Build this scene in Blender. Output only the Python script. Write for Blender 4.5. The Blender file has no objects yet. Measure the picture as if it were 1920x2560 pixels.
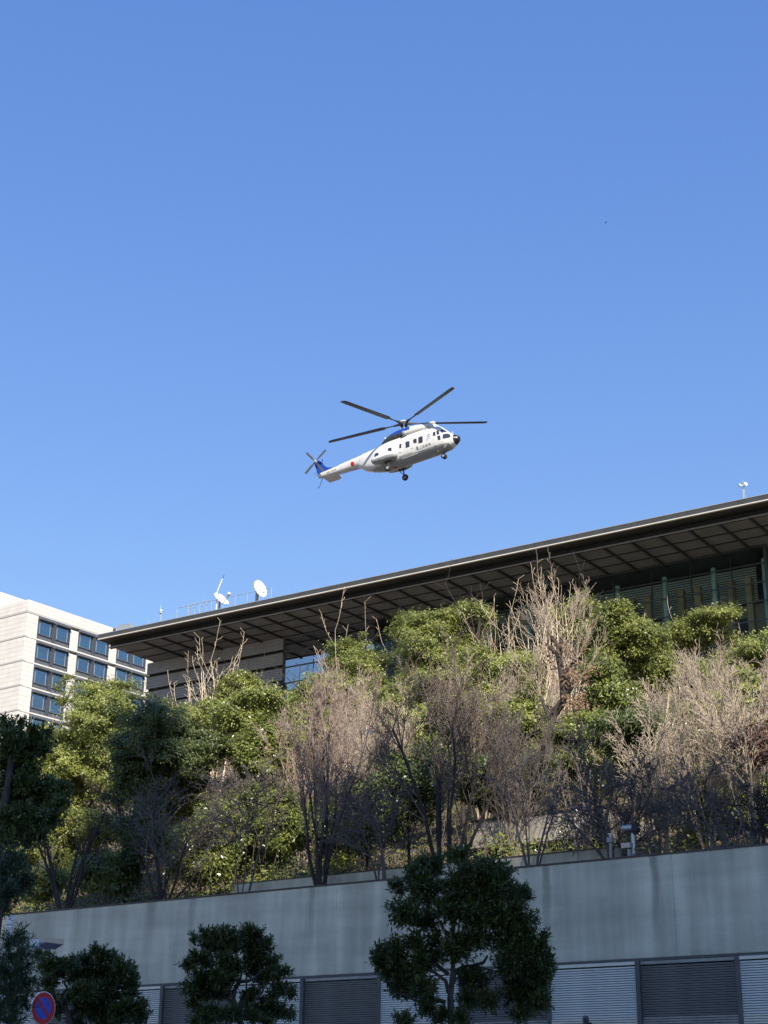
import bpy, math, random
import numpy as np
from mathutils import Vector, Matrix
from mathutils.bvhtree import BVHTree

# ------------------------------------------------------------------ camera, sky, sun, exposure
SC = bpy.context.scene
COL = SC.collection
EYE = 1.6                                   # eye height above the pavement
PITCH, ROLL, FPX = math.radians(21.567), math.radians(0.621), 3840.0
SUN_EL, SUN_AZ = math.radians(37.0), (0.25, -0.968)     # horizontal direction towards the sun
F_ = np.array([0, math.cos(PITCH), math.sin(PITCH)])
_R0 = np.array([1.0, 0, 0]); _U0 = np.array([0, -math.sin(PITCH), math.cos(PITCH)])
R_ = math.cos(ROLL) * _R0 + math.sin(ROLL) * _U0
U_ = -math.sin(ROLL) * _R0 + math.cos(ROLL) * _U0
cam = bpy.data.objects.new('camera', bpy.data.cameras.new('camera'))
COL.objects.link(cam)
cam.data.sensor_fit = 'HORIZONTAL'; cam.data.sensor_width = 36.0; cam.data.lens = 36.0 * FPX / 1920.0
cam.data.clip_start = 0.1; cam.data.clip_end = 6000
cam.matrix_world = Matrix(((R_[0], U_[0], -F_[0], 0), (R_[1], U_[1], -F_[1], 0), (R_[2], U_[2], -F_[2], EYE), (0, 0, 0, 1)))
SC.camera = cam

world = bpy.data.worlds.new('World'); SC.world = world; world.use_nodes = True
wn = world.node_tree
sky = wn.nodes.new('ShaderNodeTexSky'); sky.sky_type = 'NISHITA'; sky.sun_disc = False
sky.sun_elevation = SUN_EL
sky.sun_rotation = math.atan2(SUN_AZ[0], SUN_AZ[1])
sky.altitude = 0; sky.air_density = 2.0; sky.dust_density = 0.0; sky.ozone_density = 10.0
bg = wn.nodes['Background']; bg.inputs['Strength'].default_value = 0.138
hs = wn.nodes.new('ShaderNodeHueSaturation'); hs.inputs['Hue'].default_value = 0.528; hs.inputs['Saturation'].default_value = 1.4
gm = wn.nodes.new('ShaderNodeGamma'); gm.inputs['Gamma'].default_value = 0.6
wn.links.new(sky.outputs['Color'], gm.inputs['Color']); wn.links.new(gm.outputs['Color'], hs.inputs['Color']); wn.links.new(hs.outputs['Color'], bg.inputs['Color'])

sun_d = bpy.data.lights.new('sun', 'SUN'); sun_d.energy = 3.35; sun_d.angle = math.radians(0.5); sun_d.color = (1.0, 0.905, 0.77)
sun = bpy.data.objects.new('sun', sun_d); COL.objects.link(sun)
_s = Vector((SUN_AZ[0] * math.cos(SUN_EL), SUN_AZ[1] * math.cos(SUN_EL), math.sin(SUN_EL))).normalized()
sun.rotation_euler = _s.to_track_quat('Z', 'Y').to_euler(); sun.location = (0, -40, 60)
SC.view_settings.view_transform = 'Standard'; SC.view_settings.look = 'None'
SC.view_settings.exposure = 1.25; SC.view_settings.gamma = 1.0
SC.view_settings.use_curve_mapping = False

# ------------------------------------------------------------------ helpers
def ray(x, y):
    return F_ + (x - 960) / FPX * R_ - (y - 1280) / FPX * U_
class Frame:                                # a vertical-axis frame: local x, y (horizontal) and z
    def __init__(s, origin, ang):
        s.o = np.array([origin[0], origin[1], 0.0]); s.a = ang
        s.ex = np.array([math.cos(ang), math.sin(ang), 0]); s.ey = np.array([-math.sin(ang), math.cos(ang), 0])
    def at_y(s, px, py, t):                 # where the pixel's ray meets the local plane y = t
        r = ray(px, py); e = np.array([0, 0, EYE])
        k = (t - (e - s.o) @ s.ey) / (r @ s.ey); P = e + r * k
        return (P - s.o) @ s.ex, P[2], k
    def at_x(s, px, py, v):
        r = ray(px, py); e = np.array([0, 0, EYE])
        k = (v - (e - s.o) @ s.ex) / (r @ s.ex); P = e + r * k
        return (P - s.o) @ s.ey, P[2], k
    def at_z(s, px, py, z):
        r = ray(px, py); e = np.array([0, 0, EYE]); k = (z - EYE) / r[2]; P = e + r * k
        return (P - s.o) @ s.ex, (P - s.o) @ s.ey
    def w(s, x, y, z=0.0):
        P = s.o + s.ex * x + s.ey * y; return (P[0], P[1], z)

def empty(name, loc=(0, 0, 0), rz=0.0, label=None, cat=None, group=None):
    o = bpy.data.objects.new(name, None); COL.objects.link(o)
    o.location = loc; o.rotation_euler = (0, 0, rz); o.empty_display_size = 0.2
    tag(o, label, cat, group); return o
def tag(o, label=None, cat=None, group=None, kind=None):
    if label: o['label'] = label
    if cat: o['category'] = cat
    if group: o['group'] = group
    if kind: o['kind'] = kind
    return o
def link(name, me, parent=None, mat=None):
    o = bpy.data.objects.new(name, me); COL.objects.link(o)
    if mat is not None and not me.materials: me.materials.append(mat)
    if parent is not None: o.parent = parent
    return o
def np_mesh(name, V, F, smooth=False, tint=None):
    """mesh from arrays; F is (n,3) or (n,4)"""
    V = np.asarray(V, dtype=np.float32).reshape(-1, 3); F = np.asarray(F, dtype=np.int32)
    me = bpy.data.meshes.new(name); k = F.shape[1]
    me.vertices.add(len(V)); me.vertices.foreach_set('co', V.ravel())
    me.loops.add(F.size); me.loops.foreach_set('vertex_index', F.ravel())
    me.polygons.add(len(F)); me.polygons.foreach_set('loop_start', np.arange(0, F.size, k, dtype=np.int32))
    me.polygons.foreach_set('loop_total', np.full(len(F), k, dtype=np.int32))
    if smooth: me.polygons.foreach_set('use_smooth', np.ones(len(F), dtype=bool))
    if tint is not None:
        a = me.attributes.new('tint', 'FLOAT', 'FACE'); a.data.foreach_set('value', np.asarray(tint, dtype=np.float32))
    me.update(calc_edges=True); return me
class MB:
    def __init__(s): s.v = []; s.f = []; s.m = []; s.cur = 0; s.sm = []
    def add(s, vs, fs, smooth=False):
        b = len(s.v); s.v += [tuple(v) for v in vs]
        for f in fs: s.f.append(tuple(b + i for i in f)); s.m.append(s.cur); s.sm.append(smooth)
        return s
    def box(s, x0, x1, y0, y1, z0, z1):
        vs = [(x0, y0, z0), (x1, y0, z0), (x1, y1, z0), (x0, y1, z0), (x0, y0, z1), (x1, y0, z1), (x1, y1, z1), (x0, y1, z1)]
        return s.add(vs, [(0, 3, 2, 1), (4, 5, 6, 7), (0, 1, 5, 4), (1, 2, 6, 5), (2, 3, 7, 6), (3, 0, 4, 7)])
    def bev(s, x0, x1, y0, y1, z0, z1, b):   # box with bevelled front (y0) edges
        vs = [(x0 + b, y0, z0 + b), (x1 - b, y0, z0 + b), (x1 - b, y0, z1 - b), (x0 + b, y0, z1 - b),
              (x0, y0 + b, z0), (x1, y0 + b, z0), (x1, y0 + b, z1), (x0, y0 + b, z1),
              (x0, y1, z0), (x1, y1, z0), (x1, y1, z1), (x0, y1, z1)]
        q = [(0, 1, 2, 3), (8, 11, 10, 9)]
        for a in (0, 4):
            for i in range(4):
                j = (i + 1) % 4; q.append((a + i, a + 4 + i, a + 4 + j, a + j))
        return s.add(vs, q)
    def prism(s, prof, x0, x1):              # profile of (y, z) run along x
        n = len(prof); vs = [(x0, y, z) for y, z in prof] + [(x1, y, z) for y, z in prof]
        fs = [tuple(range(n))[::-1], tuple(range(n, 2 * n))] + [(i, (i + 1) % n, n + (i + 1) % n, n + i) for i in range(n)]
        return s.add(vs, fs)
    def tube(s, p, q, r0, r1=None, n=8, cap=True):
        r1 = r0 if r1 is None else r1; p = Vector(p); q = Vector(q); d = (q - p).normalized()
        a = d.orthogonal().normalized(); b = d.cross(a); vs = []
        for c, r in ((p, r0), (q, r1)):
            for i in range(n):
                t = 2 * math.pi * i / n; vs.append(c + (a * math.cos(t) + b * math.sin(t)) * r)
        fs = [(i, (i + 1) % n, n + (i + 1) % n, n + i) for i in range(n)]
        s.add(vs, fs, True)
        if cap: s.add(vs, [tuple(range(n))[::-1], tuple(range(n, 2 * n))])
        return s
    def path(s, pts, r, n=8):
        for a, b in zip(pts[:-1], pts[1:]): s.tube(a, b, r, r, n)
        return s
    def lathe(s, prof, c=(0, 0, 0), axis=(0, 0, 1), n=24):   # prof of (radius, height along axis)
        d = Vector(axis).normalized(); a = d.orthogonal().normalized(); b = d.cross(a); c = Vector(c); vs = []
        for r, h in prof:
            for i in range(n):
                t = 2 * math.pi * i / n; vs.append(c + d * h + (a * math.cos(t) + b * math.sin(t)) * r)
        fs = []
        for k in range(len(prof) - 1):
            for i in range(n):
                j = (i + 1) % n; fs.append((k * n + i, k * n + j, (k + 1) * n + j, (k + 1) * n + i))
        return s.add(vs, fs, True)
    def build(s, name, mats, parent=None, label=None):
        me = bpy.data.meshes.new(name); me.from_pydata(s.v, [], s.f)
        mats = mats if isinstance(mats, (list, tuple)) else [mats]
        for m in mats: me.materials.append(m)
        me.polygons.foreach_set('material_index', s.m); me.polygons.foreach_set('use_smooth', s.sm); me.update()
        o = link(name, me, parent)
        if label: o['label'] = label
        return o

# ------------------------------------------------------------------ materials
def new_mat(name):
    m = bpy.data.materials.new(name); m.use_nodes = True
    return m, m.node_tree.nodes, m.node_tree.links, m.node_tree.nodes['Principled BSDF']
def mat(name, col, rough=0.6, var=0.15, scale=3.0, bump=0.0, bscale=20.0, metal=0.0, spec=0.5, stretch=(1, 1, 1)):
    m, N, L, P = new_mat(name)
    P.inputs['Roughness'].default_value = rough; P.inputs['Metallic'].default_value = metal
    P.inputs['Specular IOR Level'].default_value = spec
    tc = N.new('ShaderNodeTexCoord'); mp = N.new('ShaderNodeMapping'); mp.inputs['Scale'].default_value = stretch
    L.new(tc.outputs['Object'], mp.inputs['Vector'])
    nz = N.new('ShaderNodeTexNoise'); nz.inputs['Scale'].default_value = scale; nz.inputs['Detail'].default_value = 6
    L.new(mp.outputs[0], nz.inputs['Vector'])
    rp = N.new('ShaderNodeValToRGB'); rp.color_ramp.elements[0].position = 0.3; rp.color_ramp.elements[1].position = 0.7
    rp.color_ramp.elements[0].color = (*[c * (1 - var) for c in col], 1); rp.color_ramp.elements[1].color = (*[min(1, c * (1 + var)) for c in col], 1)
    L.new(nz.outputs['Fac'], rp.inputs['Fac']); L.new(rp.outputs['Color'], P.inputs['Base Color'])
    if bump:
        n2 = N.new('ShaderNodeTexNoise'); n2.inputs['Scale'].default_value = bscale; n2.inputs['Detail'].default_value = 4
        L.new(mp.outputs[0], n2.inputs['Vector']); b = N.new('ShaderNodeBump'); b.inputs['Strength'].default_value = bump; b.inputs['Distance'].default_value = 0.02
        L.new(n2.outputs['Fac'], b.inputs['Height']); L.new(b.outputs[0], P.inputs['Normal'])
    return m
def leaf_mat(name, dark, light, rough=0.42, trans=0.3, spec=0.5):
    m, N, L, P = new_mat(name)
    at = N.new('ShaderNodeAttribute'); at.attribute_name = 'tint'
    rp = N.new('ShaderNodeValToRGB'); e = rp.color_ramp.elements
    e[0].color = (*dark, 1); e[1].color = (*light, 1)
    L.new(at.outputs['Fac'], rp.inputs['Fac']); L.new(rp.outputs[0], P.inputs['Base Color'])
    P.inputs['Roughness'].default_value = rough; P.inputs['Specular IOR Level'].default_value = spec
    tr = N.new('ShaderNodeBsdfTranslucent'); mx = N.new('ShaderNodeMixShader'); mx.inputs[0].default_value = trans
    L.new(rp.outputs[0], tr.inputs['Color']); L.new(P.outputs[0], mx.inputs[1]); L.new(tr.outputs[0], mx.inputs[2])
    L.new(mx.outputs[0], N['Material Output'].inputs['Surface']); return m
def glass_mat(name, refl, tint):
    """window glass: clear sheet with a mirror-like coating"""
    m, N, L, P = new_mat(name); N.remove(P)
    t = N.new('ShaderNodeBsdfTransparent'); t.inputs[0].default_value = (*tint, 1)
    g = N.new('ShaderNodeBsdfGlossy'); g.inputs['Roughness'].default_value = 0.02; g.inputs[0].default_value = (0.9, 0.95, 1, 1)
    lw = N.new('ShaderNodeFresnel'); lw.inputs['IOR'].default_value = 1.3
    ma = N.new('ShaderNodeMath'); ma.operation = 'ADD'; ma.inputs[1].default_value = refl; ma.use_clamp = True
    mx = N.new('ShaderNodeMixShader'); L.new(lw.outputs[0], ma.inputs[0]); L.new(ma.outputs[0], mx.inputs[0])
    L.new(t.outputs[0], mx.inputs[1]); L.new(g.outputs[0], mx.inputs[2]); L.new(mx.outputs[0], N['Material Output'].inputs['Surface']); return m
def concrete_mat(name, col, streaks=()):
    m, N, L, P = new_mat(name); P.inputs['Roughness'].default_value = 0.85; P.inputs['Specular IOR Level'].default_value = 0.3
    tc = N.new('ShaderNodeTexCoord')
    def noise(scale, st, det=6):
        mp = N.new('ShaderNodeMapping'); mp.inputs['Scale'].default_value = st; L.new(tc.outputs['Object'], mp.inputs['Vector'])
        n = N.new('ShaderNodeTexNoise'); n.inputs['Scale'].default_value = scale; n.inputs['Detail'].default_value = det
        L.new(mp.outputs[0], n.inputs['Vector']); return n.outputs['Fac']
    def rng(v, a, b, c, d):
        r = N.new('ShaderNodeMapRange'); r.inputs[1].default_value = a; r.inputs[2].default_value = b; r.inputs[3].default_value = c; r.inputs[4].default_value = d
        L.new(v, r.inputs[0]); return r.outputs[0]
    def mul(a, b):
        k = N.new('ShaderNodeMath'); k.operation = 'MULTIPLY'; L.new(a, k.inputs[0])
        if isinstance(b, float): k.inputs[1].default_value = b
        else: L.new(b, k.inputs[1])
        return k.outputs[0]
    v = rng(noise(0.5, (1, 1, 1)), 0.3, 0.7, 0.78, 1.14)
    v = mul(v, rng(noise(1.0, (2.2, 2.2, 0.18)), 0.35, 0.65, 0.8, 1.1))        # rain streaks
    v = mul(v, rng(noise(1.0, (0.35, 0.35, 2.5)), 0.35, 0.65, 0.91, 1.06))       # pour bands
    v = mul(v, rng(noise(28, (1, 1, 1)), 0.3, 0.7, 0.9, 1.1))
    sx = N.new('ShaderNodeSeparateXYZ'); L.new(tc.outputs['Object'], sx.inputs[0])
    wob = noise(1.3, (1, 1, 1), 3)
    for (x0, wd, ztop, zlen, k) in streaks:          # run-off stains below the drain points of the coping
        a = N.new('ShaderNodeMath'); a.operation = 'SUBTRACT'; L.new(sx.outputs['X'], a.inputs[0]); a.inputs[1].default_value = x0
        w2 = N.new('ShaderNodeMath'); w2.operation = 'MULTIPLY_ADD'; L.new(wob, w2.inputs[0]); w2.inputs[1].default_value = 0.25; L.new(a.outputs[0], w2.inputs[2])
        ab = N.new('ShaderNodeMath'); ab.operation = 'ABSOLUTE'; s2 = N.new('ShaderNodeMath'); s2.operation = 'SUBTRACT'; L.new(w2.outputs[0], s2.inputs[0]); s2.inputs[1].default_value = 0.125
        L.new(s2.outputs[0], ab.inputs[0])
        sd = rng(ab.outputs[0], wd * 0.35, wd, k, 0.0); zf = rng(sx.outputs['Z'], ztop - zlen, ztop, 0.15, 1.0)
        q = N.new('ShaderNodeMath'); q.operation = 'MULTIPLY'; L.new(sd, q.inputs[0]); L.new(zf, q.inputs[1])
        o = N.new('ShaderNodeMath'); o.operation = 'SUBTRACT'; o.inputs[0].default_value = 1.0; L.new(q.outputs[0], o.inputs[1]); v = mul(v, o.outputs[0])
    mx = N.new('ShaderNodeMix'); mx.data_type = 'RGBA'; mx.blend_type = 'MULTIPLY'; mx.inputs[0].default_value = 1.0
    mx.inputs[6].default_value = (*col, 1); cb = N.new('ShaderNodeCombineColor')
    for i in range(3): L.new(v, cb.inputs[i])
    L.new(cb.outputs[0], mx.inputs[7]); L.new(mx.outputs[2], P.inputs['Base Color'])
    b = N.new('ShaderNodeBump'); b.inputs['Strength'].default_value = 0.25; b.inputs['Distance'].default_value = 0.01
    L.new(noise(40, (1, 1, 1)), b.inputs['Height']); L.new(b.outputs[0], P.inputs['Normal']); return m
def stone_mat(name, col):
    m, N, L, P = new_mat(name); P.inputs['Roughness'].default_value = 0.7
    tc = N.new('ShaderNodeTexCoord'); mp = N.new('ShaderNodeMapping'); L.new(tc.outputs['Object'], mp.inputs['Vector'])
    sx = N.new('ShaderNodeSeparateXYZ'); L.new(tc.outputs['Object'], sx.inputs[0])
    ad = N.new('ShaderNodeMath'); ad.operation = 'ADD'; L.new(sx.outputs['X'], ad.inputs[0]); L.new(sx.outputs['Y'], ad.inputs[1])
    wv = N.new('ShaderNodeMath'); wv.operation = 'FRACT'; dv = N.new('ShaderNodeMath'); dv.operation = 'DIVIDE'; dv.inputs[1].default_value = 1.35
    L.new(ad.outputs[0], dv.inputs[0]); L.new(dv.outputs[0], wv.inputs[0])
    ln = N.new('ShaderNodeMath'); ln.operation = 'LESS_THAN'; ln.inputs[1].default_value = 0.03; L.new(wv.outputs[0], ln.inputs[0])
    nz = N.new('ShaderNodeTexNoise'); nz.inputs['Scale'].default_value = 0.8; nz.inputs['Detail'].default_value = 5; L.new(mp.outputs[0], nz.inputs['Vector'])
    rp = N.new('ShaderNodeValToRGB'); rp.color_ramp.elements[0].position = 0.3; rp.color_ramp.elements[1].position = 0.7
    rp.color_ramp.elements[0].color = (*[c * 0.92 for c in col], 1); rp.color_ramp.elements[1].color = (*[c * 1.06 for c in col], 1)
    L.new(nz.outputs['Fac'], rp.inputs['Fac'])
    mx = N.new('ShaderNodeMix'); mx.data_type = 'RGBA'; L.new(ln.outputs[0], mx.inputs[0]); L.new(rp.outputs[0], mx.inputs[6])
    mx.inputs[7].default_value = (*[c * 0.82 for c in col], 1); L.new(mx.outputs[2], P.inputs['Base Color']); return m

M = {}
M['city'] = mat('city ground', (0.17, 0.16, 0.15), 0.9, 0.3, 0.05)
M['asphalt'] = mat('asphalt', (0.05, 0.05, 0.052), 0.9, 0.2, 6, 0.3, 60)
M['paving'] = mat('paving', (0.42, 0.39, 0.36), 0.85, 0.12, 2, 0.1, 30)
M['soil'] = mat('soil', (0.12, 0.09, 0.06), 0.95, 0.4, 1.2, 0.5, 12)
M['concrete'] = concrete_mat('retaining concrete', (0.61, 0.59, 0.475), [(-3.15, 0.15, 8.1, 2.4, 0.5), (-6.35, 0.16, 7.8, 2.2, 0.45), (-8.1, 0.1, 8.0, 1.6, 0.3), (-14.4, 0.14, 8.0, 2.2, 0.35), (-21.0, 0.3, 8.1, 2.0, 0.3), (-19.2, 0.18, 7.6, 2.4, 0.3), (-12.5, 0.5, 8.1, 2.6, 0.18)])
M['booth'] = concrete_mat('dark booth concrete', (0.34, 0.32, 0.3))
M['coping'] = mat('coping metal', (0.08, 0.075, 0.075), 0.5, 0.2, 3, 0, 1, 0.4)
M['slat'] = mat('louvre aluminium', (0.72, 0.69, 0.6), 0.5, 0.1, 5, 0, 1, 0.2)
M['slat_dark'] = mat('louvre dark aluminium', (0.32, 0.31, 0.29), 0.5, 0.15, 5, 0, 1, 0.2)
M['post'] = mat('louvre post steel', (0.10, 0.105, 0.11), 0.5, 0.12, 3, 0, 1, 0.3)
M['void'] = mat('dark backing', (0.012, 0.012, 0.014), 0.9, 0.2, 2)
M['galv'] = mat('galvanised steel', (0.5, 0.52, 0.54), 0.4, 0.1, 6, 0, 1, 0.6)
M['white'] = mat('white paint', (0.78, 0.78, 0.77), 0.4, 0.05, 3)
M['grey'] = mat('grey paint', (0.33, 0.35, 0.36), 0.45, 0.1, 3)
M['black'] = mat('black plastic', (0.02, 0.02, 0.022), 0.5, 0.2, 5)
M['fascia'] = mat('bronze fascia metal', (0.085, 0.088, 0.088), 0.45, 0.15, 1.5, 0, 1, 0.4)
M['strip'] = mat('pale eave strip', (0.6, 0.58, 0.53), 0.5, 0.06, 2)
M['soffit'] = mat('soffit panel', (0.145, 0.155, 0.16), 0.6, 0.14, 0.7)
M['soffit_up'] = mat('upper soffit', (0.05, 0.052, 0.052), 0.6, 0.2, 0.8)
M['rib'] = mat('dark soffit rib', (0.05, 0.05, 0.052), 0.5, 0.15, 2, 0, 1, 0.4)
M['pipe'] = mat('eave rail', (0.3, 0.3, 0.29), 0.4, 0.1, 2, 0, 1, 0.6)
M['clad'] = mat('grey cladding plank', (0.31, 0.32, 0.33), 0.55, 0.1, 1.2, 0.05, 10)
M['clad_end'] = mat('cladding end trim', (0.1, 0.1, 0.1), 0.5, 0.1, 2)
M['frame'] = mat('glazing frame', (0.09, 0.1, 0.105), 0.45, 0.1, 2, 0, 1, 0.5)
M['glass_sky'] = glass_mat('coated window glass', 0.42, (0.45, 0.55, 0.6))
M['glass'] = glass_mat('clear wall glass', 0.0, (0.86, 0.93, 0.91))
M['teal'] = mat('teal steel column', (0.52, 0.66, 0.63), 0.45, 0.08, 2)
M['wood'] = mat('cedar post', (0.5, 0.34, 0.17), 0.6, 0.25, 2.0, 0.1, 14, stretch=(4, 4, 0.5))
M['inslat'] = mat('interior pale louvre', (0.85, 0.86, 0.86), 0.6, 0.08, 2)
M['plaster'] = mat('beige plaster', (0.52, 0.46, 0.36), 0.8, 0.08, 2)
M['brown'] = mat('brown panelling', (0.2, 0.12, 0.08), 0.6, 0.2, 2)
M['stone'] = stone_mat('pale stone cladding', (0.62, 0.595, 0.545))
M['ledge'] = mat('grey stone ledge', (0.42, 0.41, 0.39), 0.7, 0.06, 2)
M['wmetal'] = mat('window metal', (0.10, 0.11, 0.125), 0.4, 0.1, 2, 0, 1, 0.5)
M['spandrel'] = mat('spandrel metal', (0.16, 0.165, 0.18), 0.4, 0.1, 2, 0, 1, 0.5)
M['pane'] = glass_mat('office glass', 0.22, (0.55, 0.72, 0.74))
M['blind'] = mat('roller blind', (0.55, 0.72, 0.66), 0.8, 0.05, 2)
M['room'] = mat('dim room', (0.12, 0.15, 0.18), 0.9, 0.1, 2)
M['tower'] = mat('far tower wall', (0.62, 0.58, 0.53), 0.7, 0.08, 0.5)
M['towerglass'] = mat('far tower glass', (0.03, 0.04, 0.05), 0.12, 0.2, 0.3)
M['bark_dark'] = mat('dark bark', (0.045, 0.036, 0.032), 0.9, 0.3, 6, 0.4, 20)
M['bark_mid'] = mat('mid brown twigs', (0.14, 0.108, 0.088), 0.9, 0.25, 6, 0.3, 20)
M['bark_rose'] = mat('rosy brown twigs', (0.25, 0.19, 0.155), 0.9, 0.25, 6, 0.3, 20)
M['bark_grey'] = mat('grey bark', (0.14, 0.117, 0.104), 0.9, 0.25, 6, 0.4, 20)
M['bark_pale'] = mat('pale straw bark', (0.74, 0.6, 0.44), 0.85, 0.18, 5, 0.2, 20)
M['bark_pink'] = mat('pinkish brown twigs', (0.42, 0.325, 0.265), 0.9, 0.22, 5, 0.2, 20)
M['bark_beige'] = mat('beige brown twigs', (0.41, 0.335, 0.255), 0.9, 0.25, 5, 0.2, 20)
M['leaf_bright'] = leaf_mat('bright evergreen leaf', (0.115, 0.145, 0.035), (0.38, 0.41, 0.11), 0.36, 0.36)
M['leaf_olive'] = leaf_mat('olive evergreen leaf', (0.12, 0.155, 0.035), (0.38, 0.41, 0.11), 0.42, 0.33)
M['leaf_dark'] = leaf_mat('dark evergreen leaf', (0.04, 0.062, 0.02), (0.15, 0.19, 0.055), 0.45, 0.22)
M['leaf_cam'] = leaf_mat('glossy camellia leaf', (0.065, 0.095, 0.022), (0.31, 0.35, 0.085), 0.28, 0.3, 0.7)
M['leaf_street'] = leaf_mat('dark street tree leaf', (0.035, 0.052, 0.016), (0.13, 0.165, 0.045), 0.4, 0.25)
M['leaf_dead'] = leaf_mat('dry brown leaf', (0.14, 0.08, 0.045), (0.36, 0.24, 0.14), 0.7, 0.35)
M['leaf_red'] = leaf_mat('dark red leaf', (0.06, 0.025, 0.02), (0.15, 0.07, 0.055), 0.6, 0.3)
M['leaf_needle'] = leaf_mat('blue green needle', (0.03, 0.058, 0.028), (0.10, 0.145, 0.065), 0.55, 0.2)

# ------------------------------------------------------------------ frames
A_WALL = math.radians(54.344 - 90)
WF = Frame((9.67, 38.64), A_WALL)           # along the retaining wall: +x to the right, +y behind it
A_KAN = math.radians(56.03 - 90)
KF = Frame((-22.89, 118.63), A_KAN)         # along the eave of the long building
A_OFF = math.radians(36.65) * -1
_pc = ray(71, 1498); _pc = _pc * (210.0 / np.linalg.norm(_pc[:2]))
OF = Frame((_pc[0], _pc[1]), A_OFF); OFF_TOP = EYE + _pc[2]

WALL_TOP, CONC_BOT, WX0, WX1 = 8.1, 5.5, -46.0, 16.0
def hill_z(x, y):                           # ground height behind the wall, wall frame
    if y < 3.0: return 7.93
    t = min(1.0, (y - 3.0) / 47.0)
    return 7.93 + 19.3 * (t * 0.75 + 0.25 * t * t * (3 - 2 * t)) + 0.25 * math.sin(x * 0.7 + y * 0.4)

# ------------------------------------------------------------------ ground, road, pavements, hillside
m = MB(); m.add([(-2500, -2500, -0.12), (2500, -2500, -0.12), (2500, 2500, -0.12), (-2500, 2500, -0.12)], [(0, 1, 2, 3)])
tag(m.build('ground', M['city']), kind='structure')
def wall_frame_obj(mb, name, mt, kind='structure'):
    o = mb.build(name, mt); o.location = WF.w(0, 0, 0); o.rotation_euler = (0, 0, A_WALL); o['kind'] = kind; return o
wall_frame_obj(MB().box(-150, 120, -30, -14.0, -0.11, -0.002), 'road', M['asphalt'])
mk = MB()
for i in range(-15, 12): mk.box(i * 10.0, i * 10.0 + 5, -22.1, -21.95, -0.001, 0.003)
wall_frame_obj(mk, 'road_marking', M['white'])
wall_frame_obj(MB().box(-150, 120, -14.0, -13.8, -0.11, 0.14).box(-150, 120, -30.2, -30.0, -0.11, 0.14), 'kerb', M['paving'])
wall_frame_obj(MB().box(-150, 120, -13.8, -0.6, -0.11, 0.12), 'pavement', M['paving'])
wall_frame_obj(MB().box(-150, 120, -90, -30.2, -0.11, 0.0), 'plaza', M['paving'])
V, Fc = [], []
xs = np.arange(-120, 70.1, 2.0); ys = np.concatenate([[0.5, 2.0, 3.0, 4.0], np.arange(5, 70, 1.5), [90, 150, 320]])
for y in ys:
    for x in xs: V.append((x, y, hill_z(x, y)))
nx = len(xs)
for j in range(len(ys) - 1):
    for i in range(nx - 1): Fc.append((j * nx + i, j * nx + i + 1, (j + 1) * nx + i + 1, (j + 1) * nx + i))
hl = link('hillside', np_mesh('hillside', V, Fc, True), None, M['soil']); hl.location = WF.w(0, 0, 0); hl.rotation_euler = (0, 0, A_WALL); hl['kind'] = 'structure'

# ------------------------------------------------------------------ retaining wall
rw = empty('retaining_wall', WF.w(0, 0, 0), A_WALL, 'long grey board-marked concrete retaining wall with rain stains above louvred bays', 'wall')
x = WX0
while x < WX1 - 0.1:
    x1 = min(x + 5.42, WX1)
    MB().bev(x + 0.002, x1 - 0.002, 0.0, 0.45, CONC_BOT, WALL_TOP - 0.05, 0.006).build('concrete_panel', M['concrete'], rw); x = x1
MB().box(WX0, WX1, 0.03, 0.5, 0.0, CONC_BOT).build('wall_core', M['void'], rw)
MB().box(WX0, WX1, -0.02, 0.5, WALL_TOP - 0.045, WALL_TOP).build('coping', M['coping'], rw)
MB().box(WX0, WX1, -0.03, 0.02, CONC_BOT - 0.07, CONC_BOT - 0.004).build('drip_rail', M['post'], rw)

ls = empty('louvre_screen', WF.w(0, 0, 0), A_WALL, 'horizontal slatted metal screen of alternating pale and dark bays under concrete wall', 'louvre screen')
posts = [-28.2, -25.5, -22.8, -20.13, -17.35, -14.55, -11.78, -9.03, -6.28, -3.68, -0.97, 1.75, 4.45]
slat_l = MB().add([(0, 0, 0), (1, 0, 0), (1, 0.022, 0.044), (0, 0.022, 0.044), (0, 0.04, 0), (1, 0.04, 0), (1, 0.04, 0.042), (0, 0.04, 0.042)],
                  [(0, 1, 2, 3), (4, 7, 6, 5), (0, 4, 5, 1), (3, 2, 6, 7), (0, 3, 7, 4), (1, 5, 6, 2)])
slat_d = MB().add([(0, 0.03, 0), (1, 0.03, 0), (1, 0.0, 0.034), (0, 0.0, 0.034), (0, 0.045, 0.004), (1, 0.045, 0.004), (1, 0.016, 0.042), (0, 0.016, 0.042)],
                  [(0, 1, 2, 3), (4, 7, 6, 5), (0, 4, 5, 1), (3, 2, 6, 7), (0, 3, 7, 4), (1, 5, 6, 2)])
def base_mesh(mb, name, mt):
    o = mb.build(name, mt); me = o.data; bpy.data.objects.remove(o); return me
slat_me = [base_mesh(slat_l, 'slat', M['slat']), base_mesh(slat_d, 'slat', M['slat_dark'])]
for i, px in enumerate(posts):
    MB().bev(px - 0.06, px + 0.06, -0.20, 0.02, 0.1, CONC_BOT - 0.08, 0.01).build('post', M['post'], ls)
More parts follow.
